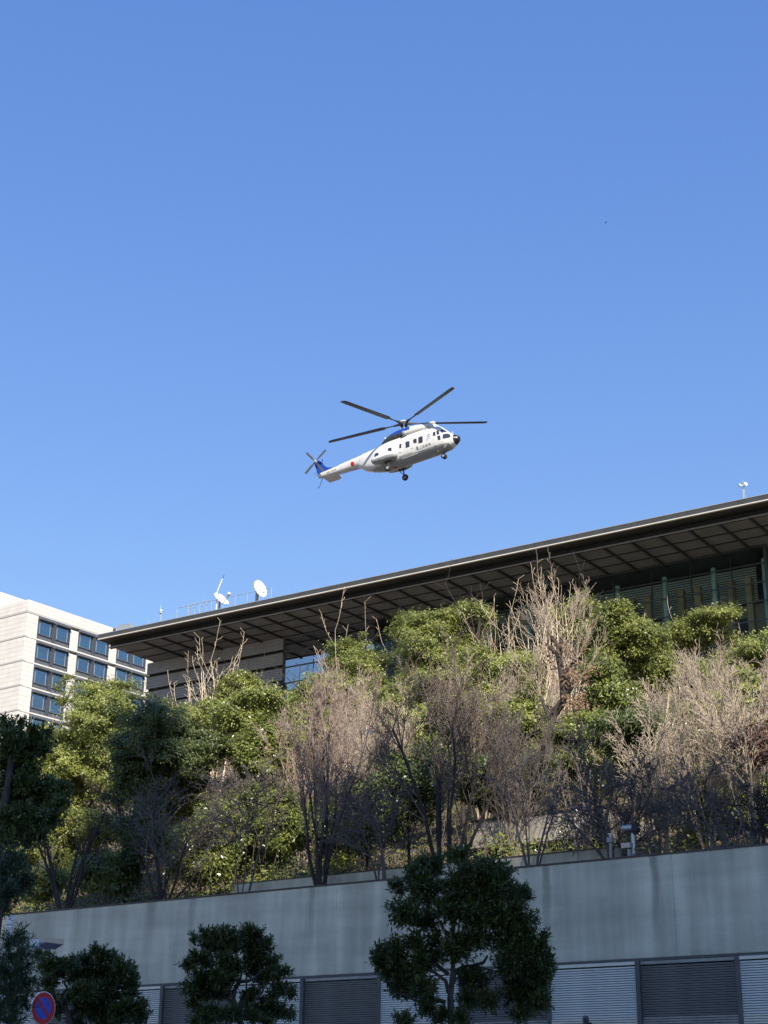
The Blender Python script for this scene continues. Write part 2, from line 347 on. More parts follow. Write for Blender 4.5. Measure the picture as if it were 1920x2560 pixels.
for i in range(len(posts) - 1):
    a, b = posts[i] + 0.06, posts[i + 1] - 0.06
    dark = 1 if (i - 9) % 2 == 0 else 0
    off = -0.10 if dark else -0.17
    MB().box(a, b, off - 0.01, 0.0, CONC_BOT - 0.17, CONC_BOT - 0.09).build('top_rail', M['slat_dark' if dark else 'slat'], ls)
    n = 0; z = CONC_BOT - 0.25
    low = MB()
    while z > 0.3:
        if z > 4.05:
            o = link('slat', slat_me[dark], ls); o.location = (a, off, z); o.scale = (b - a, 1, 1)
        else:
            low.box(a, b, off, off + 0.04, z, z + 0.042)
        z -= 0.059
    o = low.build('lower_slats', M['slat_dark' if dark else 'slat'], ls); o['kind'] = 'stuff'

# low planter wall, concrete booth and poles on the terrace behind the wall
pxa = WF.at_y(586, 2209, 2.0); pxb = WF.at_y(1545, 2115, 2.0); PZ = 0.5 * (pxa[1] + pxb[1])
pw = empty('planter_wall', WF.w(pxa[0], 2.0, 7.95), A_WALL, 'low grey concrete planter wall on the terrace behind the retaining wall', 'wall')
plen = pxb[0] - pxa[0]; k = 0; x = 0.0
while x < plen - 0.05:
    x1 = min(x + 4.0, plen); MB().bev(x + 0.003, x1 - 0.003, 0, 0.2, -0.3, PZ - 7.95 - 0.03, 0.005).build('concrete_panel', M['concrete'], pw); x = x1
MB().box(-0.01, plen + 0.01, -0.02, 0.24, PZ - 7.95 - 0.03, PZ - 7.95).build('coping', M['coping'], pw)
MB().box(0.01, plen - 0.01, 0.21, 2.4, -0.4, PZ - 7.95 - 0.12).build('planter_soil', M['soil'], pw)
bt = 8.5
b0 = WF.at_y(1180, 2060, bt)[0]; b1, bz1, _ = WF.at_y(1508, 2018, bt); bz0 = WF.at_y(1508, 2088, bt)[1]
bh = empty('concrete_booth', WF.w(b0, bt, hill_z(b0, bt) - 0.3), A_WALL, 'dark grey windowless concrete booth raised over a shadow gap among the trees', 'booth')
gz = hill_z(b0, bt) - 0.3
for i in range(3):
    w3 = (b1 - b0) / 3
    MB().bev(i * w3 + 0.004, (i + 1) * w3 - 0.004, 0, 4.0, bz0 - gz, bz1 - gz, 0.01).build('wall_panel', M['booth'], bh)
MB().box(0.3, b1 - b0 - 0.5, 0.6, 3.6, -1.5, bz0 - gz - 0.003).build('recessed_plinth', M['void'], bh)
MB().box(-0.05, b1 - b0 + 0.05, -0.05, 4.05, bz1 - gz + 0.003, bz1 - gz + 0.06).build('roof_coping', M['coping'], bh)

def pole_at(px, ybase, ytop, t):
    x, zt, k = WF.at_y(px, ytop, t); return x, zt, k
x, zt, k = pole_at(1581, 2063, 2063, 0.9)
cp = empty('security_camera', WF.w(x, 0.9, 7.95), A_WALL, 'white tube security camera on a tall pale pole behind the wall coping', 'security camera')
hz = zt - 7.95
MB().tube((0, 0, 0), (0, 0, hz - 0.22), 0.065, 0.065, 12).build('pole', M['galv'], cp)
MB().box(-0.13, 0.15, -0.06, 0.06, hz - 0.25, hz - 0.19).build('bracket', M['black'], cp)
hs = MB().tube((-0.28, -0.05, hz - 0.06), (0.02, 0.0, hz - 0.06), 0.085, 0.085, 14).build('housing', M['galv'], cp)
MB().box(0.021, 0.17, -0.11, 0.11, hz - 0.18, hz + 0.05).build('front_hood', M['black'], cp)
MB().tube((0.171, 0, hz - 0.07), (0.19, 0, hz - 0.07), 0.03, 0.03, 12).build('lens', M['galv'], cp)
x, zt, k = pole_at(1570, 2110, 2108, 0.75)
cp = empty('security_camera', WF.w(x, 0.75, 7.95), A_WALL, 'pale box security camera tilted on a short stand beside the taller camera pole', 'security camera'); hz = zt - 7.95
MB().tube((0.02, 0, 0), (0.02, 0, hz - 0.16), 0.05, 0.05, 10).build('stand', M['grey'], cp)
MB().prism([(-0.07, hz - 0.13), (0.07, hz - 0.13), (0.09, hz), (-0.09, hz)], -0.17, 0.1).build('housing', M['galv'], cp)
MB().box(-0.18, -0.172, -0.06, 0.06, hz - 0.115, hz - 0.02).build('front_window', M['black'], cp)
MB().path([(-0.14, 0, hz - 0.15), (-0.16, 0, hz - 0.3), (0.0, 0, hz - 0.4)], 0.018, 6).build('cable', M['black'], cp)
x, zt, k = pole_at(1525, 2088, 2088, 0.8)
cp = empty('sensor_post', WF.w(x, 0.8, 7.95), A_WALL, 'slim grey post with square head and small sensor on top', 'post'); hz = zt - 7.95
MB().tube((0, 0, 0), (0, 0, hz - 0.18), 0.045, 0.045, 10).build('pole', M['grey'], cp)
MB().box(-0.075, 0.075, -0.075, 0.075, hz - 0.2, hz - 0.06).build('head', M['grey'], cp)
MB().tube((0, 0, hz - 0.06), (0, 0, hz + 0.02), 0.02, 0.02, 8).box(-0.06, 0.07, -0.02, 0.02, hz + 0.02, hz + 0.05).build('sensor', M['white'], cp)

# ------------------------------------------------------------------ long building under the wide eave
kb = empty('long_building', KF.w(0, 0, 0), A_KAN, 'long dark building with wide ribbed eaves, slatted cladding and glass wall above the trees', 'building')
RZ, FZ, SZ = 37.6, 37.16, 36.70             # roof top, fascia bottom, lower soffit
S_END, T_W = 74.0, 6.0
SF0 = 1.05                                  # front of the lower soffit
MB().box(0.05, S_END, 0.05, 42, RZ - 0.12, RZ).build('roof_slab', M['fascia'], kb)
fj = [KF.at_y(p[0], p[1], 0)[0] for p in ((1475, 1333), (1593, 1308), (1715, 1283), (1845, 1257))]
step = (fj[-1] - fj[0]) / 3; s = fj[0] - step * math.ceil(fj[0] / step)
while s < S_END:
    a, b = max(0.0, s), min(S_END, s + step)
    if b > a + 0.1: MB().prism([(0.0, RZ - 0.02), (0.12, RZ - 0.02), (0.12, FZ + 0.1), (0.03, FZ + 0.1)], a + 0.012, b - 0.012).build('fascia_panel', M['fascia'], kb)
    s += step
MB().box(0, S_END, -0.02, 0.14, RZ - 0.018, RZ + 0.03).build('roof_trim', M['galv'], kb)
MB().box(0, S_END, -0.03, 0.14, FZ + 0.02, FZ + 0.085).build('eave_strip', M['strip'], kb)
MB().box(0, 0.14, 0.15, 30, FZ, RZ - 0.02).build('end_fascia', M['fascia'], kb)
s = fj[0] - step * math.ceil(fj[0] / step)
while s < S_END:
    a, b = max(0.15, s), min(S_END, s + step)
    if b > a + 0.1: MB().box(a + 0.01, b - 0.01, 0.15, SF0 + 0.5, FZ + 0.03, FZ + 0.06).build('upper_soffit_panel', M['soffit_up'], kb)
    s += step
MB().box(0.15, S_END, SF0 + 0.28, SF0 + 0.4, SZ + 0.03, FZ + 0.028).build('recess_face', M['rib'], kb)
MB().box(0.9, S_END, SF0 + 0.5, 40, SZ + 0.08, RZ - 0.13).build('roof_core', M['fascia'], kb)
MB().box(0.62, 0.9, SF0 + 0.45, 30, SZ + 0.03, FZ + 0.028).build('end_recess_face', M['soffit'], kb)
MB().box(0.15, 0.615, SF0 + 0.5, 30, FZ + 0.03, FZ + 0.06).build('end_soffit', M['soffit'], kb)
rp_ = [(555, 575), (800, 520), (1050, 465), (1300, 415), (1555, 355)]
ribs = [KF.at_z(260 + a / 5.53, 1500 + b / 5.53, SZ)[0] for a, b in rp_]
ribs2 = [KF.at_z(700 + a / 2.676, 1380 + b / 2.676, SZ)[0] for a, b in ((85, 400), (350, 345), (625, 290), (910, 233), (1205, 175), (1500, 115))]
ribs3 = [KF.at_z(1300 + a / 2.676, 1180 + b / 2.676, SZ)[0] for a, b in ((190, 582), (500, 520), (820, 460), (1150, 390), (1340, 350))]
RS = (ribs3[-1] - ribs[0]) / round((ribs3[-1] - ribs[0]) / 1.98)
rows = [SF0 + 0.02, SF0 + 1.75, SF0 + 3.4, T_W + 0.6]
rs = [ribs[0] - RS + 0.0] + [ribs[0] + i * RS for i in range(0, int((S_END - ribs[0]) / RS) + 1)]
rs[0] = 0.62
for i, s in enumerate(rs):
    if i: MB().box(s - 0.07, s + 0.07, SF0 - 0.02, T_W + 0.5, SZ - 0.14, SZ + 0.02).build('soffit_rib', M['rib'], kb)
    e = rs[i + 1] if i + 1 < len(rs) else S_END
    for j in range(3):
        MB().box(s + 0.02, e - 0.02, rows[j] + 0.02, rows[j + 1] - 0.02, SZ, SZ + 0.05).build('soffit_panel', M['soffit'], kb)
    if i: MB().box(s - 0.09, s + 0.09, SF0 - 0.14, SF0 + 0.05, SZ - 0.16, SZ + 0.08).build('rail_clamp', M['rib'], kb)
for j in (1, 2): MB().box(0.62, S_END, rows[j] - 0.035, rows[j] + 0.035, SZ - 0.07, SZ + 0.015).build('soffit_batten', M['rib'], kb)
MB().tube((0.4, SF0 - 0.1, SZ + 0.0), (S_END, SF0 - 0.1, SZ + 0.0), 0.06, 0.06, 10).build('eave_rail', M['pipe'], kb)
MB().box(0.56, S_END, SF0 - 0.03, SF0 + 0.02, SZ - 0.08, SZ + 0.06).build('soffit_edge', M['rib'], kb)
# clad wing
cl0 = KF.at_y(368.5, 1659, T_W)[0]; cl1 = KF.at_y(709, 1585, T_W)[0]
KZ0 = 24.0
MB().box(cl0 + 0.1, cl1 - 0.1, T_W + 0.22, T_W + 16, KZ0, SZ - 0.002).build('clad_wall_core', M['void'], kb)
zb = [KF.at_y(260 + 600 / 5.53, 1500 + v / 5.53, T_W)[1] for v in (878, 1055, 1075, 1250, 1275, 1430)]
bh_ = (zb[0] - zb[5] - 0.3) / 3; pitch_b = (zb[0] - zb[4]) / 2
top = SZ - 0.01; zt = zb[0]
for k in range(8):
    z1 = zb[0] - k * pitch_b; z0 = z1 - pitch_b + 0.27
    if k == 0: z1 = max(z1, SZ - 0.02)
    proud = 0.0 if k < 3 else -0.35 * (k - 2) ** 0.5
    n = 5; h = (z1 - z0) / n
    for q in range(n):
        MB().bev(cl0 if k < 3 else cl0 + 1.6, cl1, T_W + proud, T_W + 0.2, z0 + q * h + 0.012, z0 + (q + 1) * h - 0.012, 0.012).build('cladding_plank', M['clad'], kb)
    MB().box(cl1 + 0.002, cl1 + 0.09, T_W + proud - 0.02, T_W + 0.2, z0, z1).build('end_trim', M['clad_end'], kb)
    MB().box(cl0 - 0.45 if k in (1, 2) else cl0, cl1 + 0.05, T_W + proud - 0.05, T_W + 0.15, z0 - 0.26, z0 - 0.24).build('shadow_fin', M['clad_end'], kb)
# glass wall
gl0, gl1 = cl1 + 0.1, KF.at_y(1909, 1367, T_W)[0]
mul0 = KF.at_y(784, 1650, T_W + 0.1)[0]; gw = mul0 - gl0
zr1 = KF.at_y(711, 1630.5, T_W + 0.1)[1]; zr2 = KF.at_y(711, 1669.6, T_W + 0.1)[1]; gp = zr1 - zr2
rails = [zr1 - i * gp for i in range(8)]
muls = [gl0, mul0]
while muls[-1] + gw < gl1 - 0.5: muls.append(muls[-1] + gw)
muls.append(gl1)
TG = T_W + 0.1
for i in range(len(muls) - 1):
    zz = [SZ - 0.05] + rails
    for j in range(len(zz) - 1):
        if zz[j + 1] < 25: continue
        coated = i < 3
        MB().box(muls[i] + 0.02, muls[i + 1] - 0.02, TG, TG + 0.02, zz[j + 1] + 0.02, zz[j] - 0.02).build('glass_pane', M['glass_sky' if coated else 'glass'], kb)
for i, s in enumerate(muls):
    big = i in (0, len(muls) - 1)
    MB().box(s - (0.1 if big else 0.02), s + (0.1 if big else 0.02), TG - 0.03, TG + 0.12, KZ0, SZ - 0.003).build('mullion', M['frame'], kb)
for z in rails: MB().box(gl0, gl1 + 0.1, TG - 0.09, TG + 0.035, z - 0.035, z + 0.035).build('transom', M['frame'], kb)
MB().box(gl0, gl1 + 0.15, TG - 0.15, TG + 0.2, SZ - 0.12, SZ - 0.004).build('head_beam', M['frame'], kb)
# end glass wall going back on the right
for j in range(len(rails)):
    z1 = SZ - 0.12 if j == 0 else rails[j - 1]; z0 = rails[j]
    for q in range(3):
        MB().box(gl1 + 0.04, gl1 + 0.06, TG + 0.15 + q * 3.0, TG + 3.1 + q * 3.0, z0 + 0.03, z1 - 0.03).build('glass_pane', M['glass_sky'], kb)
    MB().box(gl1 + 0.02, gl1 + 0.1, TG + 0.12, TG + 9.3, z0 - 0.03, z0 + 0.03).build('transom', M['frame'], kb)
# interior: louvred inner wall, cedar posts, steel columns, plaster base
TL = T_W + 3.4
lz1 = min(SZ - 0.1, KF.at_y(1889, 1398, TL)[1]); lz0 = KF.at_y(1770 + 500 / 6.7, 1350 + 1060 / 6.7, TL)[1]; lx1 = KF.at_y(1770 + 810 / 6.7, 1350 + 560 / 6.7, TL)[0]
MB().box(cl1 + 0.3, lx1 - 0.02, TL + 0.14, TL + 8, lz0 - 0.1, SZ).build('inner_wall', M['rib'], kb)
nsl = int((lz1 - lz0) / 0.166)
sl_me = base_mesh(MB().box(0, 1, 0, 0.08, 0, 0.095), 'inner_slat', M['inslat'])
for i in range(nsl):
    o = link('inner_slat', sl_me, kb); o.location = (cl1 + 0.4, TL, lz0 + i * (lz1 - lz0) / nsl); o.scale = (lx1 - cl1 - 0.42, 1, 1)
MB().box(cl1 + 0.3, gl1 - 0.3, TL + 0.5, TL + 0.6, 24, lz0 - 0.12).build('plaster_wall', M['plaster'], kb)
MB().box(lx1 - 9, lx1 - 4.5, TL + 0.42, TL + 0.49, 24, lz0 - 1.3).build('brown_panel', M['brown'], kb)
MB().box(lx1 - 2.2, lx1 - 0.9, TL + 0.40, TL + 0.49, 24, lz0 - 1.0).build('door', M['room'], kb)
wz = KF.at_y(1770 + 640 / 6.7, 1350 + 625 / 6.7, T_W + 1.6)[1]
wx = [KF.at_y(1300 + a / 2.676, 1180 + b / 2.676, T_W + 1.6)[0] for a, b in ((745, 850), (850, 830), (945, 810), (1065, 790), (1170, 770), (1275, 750), (1400, 728), (1522, 705))]
wst = (wx[-1] - wx[0]) / 7
for i in range(-11, 9):
    s = wx[0] + i * wst
    if s < gl1 - 0.2: MB().box(s - 0.2, s + 0.2, T_W + 1.6, T_W + 2.1, 24, wz).build('cedar_post', M['wood'], kb)
cx = [KF.at_y(1300 + a / 2.676, 1180 + b / 2.676, T_W + 0.6) for a, b in ((652, 765), (965, 705), (1292, 645))]
cst = (cx[2][0] - cx[0][0]) / 2; cz = cx[2][1]
for i in range(-6, 4):
    s = cx[0][0] + i * cst
    if s < gl1 + 0.3: MB().tube((s, T_W + 0.6, 24), (s, T_W + 0.6, cz), 0.17, 0.17, 14).build('steel_column', M['teal'], kb)
sx_, sz_ = KF.at_y(1880, 1650, T_W - 0.5)[:2]
te0 = KF.at_y(1848, 1655, T_W - 0.5)[0]
MB().box(te0, gl1 + 0.8, T_W - 0.9, T_W + 0.02, sz_ - 0.35, sz_ + 0.1).build('terrace_edge', M['white'], kb)
MB().box(te0 + 0.1, gl1 + 0.8, T_W - 0.6, T_W + 3, 22, sz_ - 0.36).build('plinth', M['plaster'], kb)
MB().box(cl1 - 0.5, gl1 + 4, T_W + 0.03, T_W + 12, sz_ - 0.34, sz_ - 0.1).build('floor_slab', M['plaster'], kb)

# roof equipment -------------------------------------------------
def roof_thing(name, px, py, t, label, cat):
    s, z, k = KF.at_y(px, py, t)
    e = empty(name, KF.w(s, t, RZ), A_KAN, label, cat); return e, z - RZ, k / FPX * 1.0
def Z7(a, b): return 530 + a / 9.76, 1420 + b / 9.76
TR = 5.0
r0 = KF.at_y(443, 1519.5, TR); r1 = KF.at_y(*Z7(1455, 490), TR)
rl = empty('roof_railing', KF.w(r0[0], TR, RZ), A_KAN, 'thin dark steel guard railing along the roof edge beside the dishes', 'railing')
Lr = r1[0] - r0[0]; hr = 0.5 * (r0[1] + r1[1]) - RZ
MB().tube((0, 0, hr), (Lr, 0, hr), 0.028, 0.028, 8).build('top_rail', M['grey'], rl)
MB().tube((0, 0, hr * 0.52), (Lr, 0, hr * 0.52), 0.025, 0.025, 8).build('mid_rail', M['grey'], rl)
for i in range(9): MB().tube((Lr * i / 8, 0, -0.02), (Lr * i / 8, 0, hr), 0.028, 0.028, 8).build('post', M['grey'], rl)
for i in (0.9, 1.9): MB().path([(Lr * (i - .5) / 8, 0.2, 0), (Lr * i / 8, 0.2, hr * 0.8), (Lr * (i + .25) / 8, 0.2, hr * 1.1), (Lr * (i + .5) / 8, 0.2, hr * 1.05), (Lr * (i + .55) / 8, 0.2, 0)], 0.025, 6).build('ladder_hoop', M['grey'], rl)

def dish(e, c, R, axis, depth, mt):
    prof = [(R * u, depth * u * u) for u in (0.001, 0.3, 0.55, 0.8, 1.0)] + [(R * 1.01, depth + 0.01), (R * 0.99, depth - 0.03), (R * .55, depth * .3 - .04), (0.001, -.05)]
    return MB().lathe(prof, c, axis, 28).build('reflector', mt, e)
T2 = 7.5
e, h, _ = roof_thing('satellite_dish', *Z7(240, 760), T2, 'white satellite dish tipped skyward with long feed arm beside the whip mast', 'satellite dish')
dish(e, (-0.15, 0, h - 0.05), 0.72, (0.78, -0.08, 0.62), 0.16, M['white'])
MB().tube((-0.35, 0.1, 0), (-0.3, 0.1, h), 0.09, 0.09, 10).build('mount', M['grey'], e)
MB().path([(0.15, -0.1, h - 0.55), (0.95, -0.3, h + 0.15)], 0.05, 8).build('feed_arm', M['white'], e)
MB().path([(0.45, -0.1, h - 0.4), (0.95, -0.25, h + 0.1)], 0.025, 6).build('strut', M['white'], e)
MB().lathe([(0.02, 0), (0.13, 0.02), (0.13, 0.25), (0.05, 0.3)], (0.9, -0.28, h + 0.1), (0.5, -0.1, 0.5), 12).build('feed_horn', M['white'], e)
e, h, _ = roof_thing('satellite_dish', *Z7(1150, 515), T2, 'upright white satellite dish on a grey bracket at the railing end', 'satellite dish')
dish(e, (0, 0, h), 0.75, (0.96, -0.06, 0.24), 0.14, M['white'])
MB().box(-0.32, -0.12, -0.05, 0.25, 0, h - 0.1).build('mount', M['grey'], e)
MB().path([(0.2, -0.1, h - 0.6), (0.75, -0.35, h - 0.5)], 0.035, 8).build('feed_arm', M['white'], e)
MB().lathe([(0.02, 0), (0.1, 0.02), (0.1, 0.22), (0.03, 0.26)], (0.72, -0.3, h - 0.55), (0.2, 0, 1), 12).build('feed_horn', M['white'], e)
e, h, _ = roof_thing('whip_mast', *Z7(112, 700), T2 - 0.4, 'white whip aerial with black tip leaning over the tipped dish', 'aerial')
a = KF.at_y(*Z7(130, 570), T2 - 0.4); b = KF.at_y(*Z7(258, 260), T2 - 0.4); c = KF.at_y(*Z7(300, 155), T2 - 0.4); x0 = KF.at_y(*Z7(112, 700), T2 - 0.4)[0]
MB().path([(0, 0, 0), (a[0] - x0, 0, a[1] - RZ), (b[0] - x0, 0, b[1] - RZ)], 0.05, 8).build('mast', M['white'], e)
MB().tube((b[0] - x0, 0, b[1] - RZ), (c[0] - x0, 0, c[1] - RZ), 0.03, 0.015, 8).build('tip', M['black'], e)
e, h, _ = roof_thing('sensor_mast', 403, 1524, 3.0, 'short twin-pole mast with cylindrical sensor and spike alone on the roof', 'mast')
MB().tube((-0.05, 0, 0), (-0.05, 0, h - 0.3), 0.03, 0.03, 8).tube((0.07, 0, 0), (0.07, 0, h - 0.3), 0.03, 0.03, 8).build('pole', M['grey'], e)
MB().tube((0, 0, h - 0.32), (0, 0, h - 0.1), 0.12, 0.12, 14).build('sensor', M['grey'], e)
MB().lathe([(0.12, 0), (0.1, 0.06), (0.03, 0.09)], (0, 0, h - 0.1), (0, 0, 1), 14).tube((-0.06, 0, h - 0.1), (-0.06, 0, h + 0.4), 0.012, 0.008, 6).build('cap', M['white'], e)
e, h, _ = roof_thing('floodlight_camera', 305, 1560, 0.3, 'pale box housing with hanging dome camera at the roof tip', 'security camera')
MB().prism([(-0.2, 0.02), (0.3, 0.02), (0.3, 0.34), (-0.2, 0.5)], -0.35, 1.1).build('housing', M['galv'], e)
MB().path([(-0.35, 0, 0.3), (-0.75, 0, 0.32)], 0.03, 8).build('arm', M['grey'], e)
MB().lathe([(0.1, 0.12), (0.12, 0.02), (0.11, -0.1), (0.06, -0.2), (0.001, -0.23)], (-0.78, 0, 0.25), (0, 0, 1), 14).build('dome', M['black'], e)
e, h, _ = roof_thing('speaker_mast', 1858, 1215, 1.5, 'roof mast with two pale horn speakers and lightning spike', 'mast')
MB().tube((-0.04, 0, 0), (-0.04, 0, h), 0.035, 0.035, 8).tube((0.05, 0, 0), (0.05, 0, h), 0.02, 0.02, 8).build('pole', M['grey'], e)
for sg in (-1, 1):
    MB().lathe([(0.02, 0), (0.05, 0.08), (0.13, 0.2), (0.12, 0.2), (0.02, 0.05)], (sg * 0.06, 0, h + 0.02), (sg * 0.8, -0.5, 0.25), 14).build('horn', M['white'], e)
MB().tube((0, 0, h), (0, 0, h + 0.45), 0.012, 0.006, 6).build('spike', M['galv'], e)
for px, py, lb in ((1344, 1346, 'tiny lightning spike on the roof edge midway along'), (724, 1472, 'tiny lightning spike on the roof edge right of the upright dish')):
    e, h, _ = roof_thing('lightning_rod', px, py, 1.2, lb, 'lightning rod')
    MB().tube((0, 0, 0), (0, 0, h), 0.02, 0.006, 6).build('rod', M['grey'], e)
    MB().box(-0.08, 0.08, -0.08, 0.08, -0.01, 0.12).build('foot', M['black'], e)

# ------------------------------------------------------------------ pale stone office block far left
ob = empty('office_block', OF.w(0, 0, 15), A_OFF, 'pale stone office block with rows of paired dark-framed windows', 'building')
OB = 15.0
def Z6(a, b): return a / 4.366, 1460 + b / 4.366
def oy(a, b): return OF.at_x(*Z6(a, b), 0.0)            # on the window face: (distance back, height)
def ox(a, b): return OF.at_y(*Z6(a, b), 0.0)            # on the blind face
ztop = OFF_TOP; led = [oy(395, v)[1] for v in (338, 602, 872, 1148, 1432)]
fh = (led[0] - led[4]) / 4; led = [led[0] - fh * i for i in range(9)]
LX, LY = -30.0, 46.0
ybays = [oy(415, 430)[0], oy(770, 540)[0], oy(857, 560)[0], oy(1185, 690)[0], oy(1272, 735)[0], oy(1578, 860)[0]]
bw = (ybays[1] - ybays[0] + ybays[3] - ybays[2]) / 2; per = (ybays[4] - ybays[0]) / 2; y0b = ybays[0]
MB().box(LX, -0.6, 0.6, LY, 0, ztop - OB - 0.3).build('core', M['room'], ob)
def stone(x0, x1, yy0, yy1, z0, z1):
    MB().box(x0, x1, yy0, yy1, z0 - OB + 0.012, z1 - OB - 0.012).build('stone_course', M['stone'], ob)
# parapet and floors on both faces
zl0 = led[0] + 0.25
for (za, zb_) in [(zl0, ztop)] + [(led[i + 1] + 0.22, led[i] - 0.02) for i in range(7)]:
    n = 3 if za == zl0 else 5; h = (zb_ - za) / n
    for q in range(n):
        stone(LX, 0.0, 0.0, 0.5, za + q * h, za + (q + 1) * h)
        if za == zl0: stone(-0.5, 0.0, 0.502, LY, za + q * h, za + (q + 1) * h)
        else:
            stone(-0.5, 0.0, 0.502, y0b - 0.02, za + q * h, za + (q + 1) * h)
for i in range(8):
    z = led[i]
    MB().box(LX, 0.06, -0.06, 0.5, z - 0.02 - OB, z + 0.2 - OB).build('ledge', M['ledge'], ob)
    MB().box(-0.5, 0.06, 0.502, LY, z + 0.0 - OB, z + 0.2 - OB).build('ledge', M['stone' if i else 'ledge'], ob)
rndo = random.Random(5)
nb = 7
for i in range(7):
    zc = led[i]; zf = led[i + 1] + 0.22
    for b in range(nb):
        ya = y0b + b * per; yb = ya + bw
        # white pier after the bay
        n = 5; h = (zc - 0.45 - zf) / n
        if yb < LY - 1:
            for q in range(n): stone(-0.5, 0.0, yb + 0.01, ya + per - 0.01, zf + q * h, zf + (q + 1) * h)
        if i == 4 and b > 2 or i > 4: continue
        wn_ = empty('window', (0, 0, 0)); wn_.parent = ob; wn_.location = (0, ya, zf - OB)
        H = zc - 0.02 - zf; half = bw / 2
        MB().box(-0.62, -0.55, 0.02, bw - 0.02, 0.0, H).build('back_panel', M['spandrel'], wn_)
        MB().box(-0.50, -0.05, half - 0.3, half + 0.3, 0.0, H).build('centre_pier', M['wmetal'], wn_)
        MB().box(-0.5, 0.1, 0.0, bw, H - 0.42, H - 0.02).build('lintel', M['spandrel'], wn_)
        for sg in (0, 1):
            w0, w1 = (0.12, half - 0.31) if sg == 0 else (half + 0.31, bw - 0.12)
            zb0, zb1 = 0.75, H - 0.5
            MB().box(-0.28, 0.42, w0 - 0.05, w1 + 0.05, zb1 + 0.003, zb1 + 0.09).build('hood', M['wmetal'], wn_)
            MB().box(-0.28, -0.05, w0, w1, 0.05, zb0 - 0.12).build('spandrel', M['spandrel'], wn_)
            MB().box(-0.28, 0.12, w0, w1, zb0 - 0.11, zb0 - 0.002).build('sill', M['spandrel'], wn_)
            for (ja, jb) in ((w0 - 0.1, w0 - 0.003), (w1 + 0.003, w1 + 0.1)): MB().box(-0.4, 0.08, ja, jb, 0.05, zb1).build('jamb', M['wmetal'], wn_)
            MB().box(-0.10, -0.08, w0, w1, zb0, zb1).build('pane', M['pane'], wn_)
            for yy in (w0 + (w1 - w0) * 0.12, w0 + (w1 - w0) * 0.86): MB().box(-0.13, -0.05, yy - 0.03, yy + 0.03, zb0, zb1).build('glazing_bar', M['galv'], wn_)
            drop = rndo.choice([0.15, 0.35, 0.55, 0.75]) if i else 0.7
            MB().box(-0.26, -0.24, w0 + 0.2, w1 - 0.2, zb0 + (0 if drop > .5 else (zb1 - zb0) * (1 - drop)), zb1 if drop < .5 else zb0 + (zb1 - zb0) * drop).build('blind', M['blind'], wn_)
# penthouse behind
pz = 0.5 * (OF.at_x(0, 1480, -8.0)[1] + OF.at_x(56, 1497, -8.0)[1])
MB().box(-29, -8.0, 1.5, 40, ztop - OB - 1, pz - OB).build('penthouse', M['stone'], ob)
MB().tube((-0.6, 24, ztop - OB), (-0.6, 24, ztop - OB + 3.2), 0.06, 0.02, 6).build('roof_spike', M['galv'], ob)

# ------------------------------------------------------------------ office towers across the street behind the viewer (two shade the wall and lower trees, the third is added for its reflection)
def tower(x0, x1, y0, y1, h, label, shade_blocks=()):
    e = empty('office_tower', (x0, y1, 0), 0, label, 'tower')
    w, d = x1 - x0, y1 - y0
    MB().box(0, w, -d, 0, 0, h).build('wall', M['tower'], e)
    fl = int(h / 4.0)
    for i in range(fl):
        MB().box(0.8, w - 0.8, 0.01, 0.06, i * 4.0 + 1.2, i * 4.0 + 3.4).build('window_band', M['towerglass'], e)
    for (a, b, dz) in shade_blocks: MB().box(a - x0, b - x0, -d * .5, 0, h, h + dz).build('shade_block', M['tower'], e)  # unseen block added on the roof to shade the dark evergreen
tower(6, 36.0, -112, -80, 112.0, 'wide grey office tower with dark window bands across the street', [(25.2, 28.1, 13.0)])
tower(36.5, 62, -108, -80, 107.0, 'slightly lower grey office tower beside the wide one across the street')
e = empty('office_tower', (-190, 32, 0), 0, 'unseen dark glass tower with thin metal floor bands, added as a dark reflection', 'tower')  # unseen tower put in so the glass wall reflects something dark
MB().box(0, 40, -102, 0, 0, 128).build('wall', M['towerglass'], e)
for i in range(31): MB().box(40.01, 40.08, -101, -1, i * 4.1 + 0.2, i * 4.1 + 1.0).build('floor_band', M['wmetal'], e)
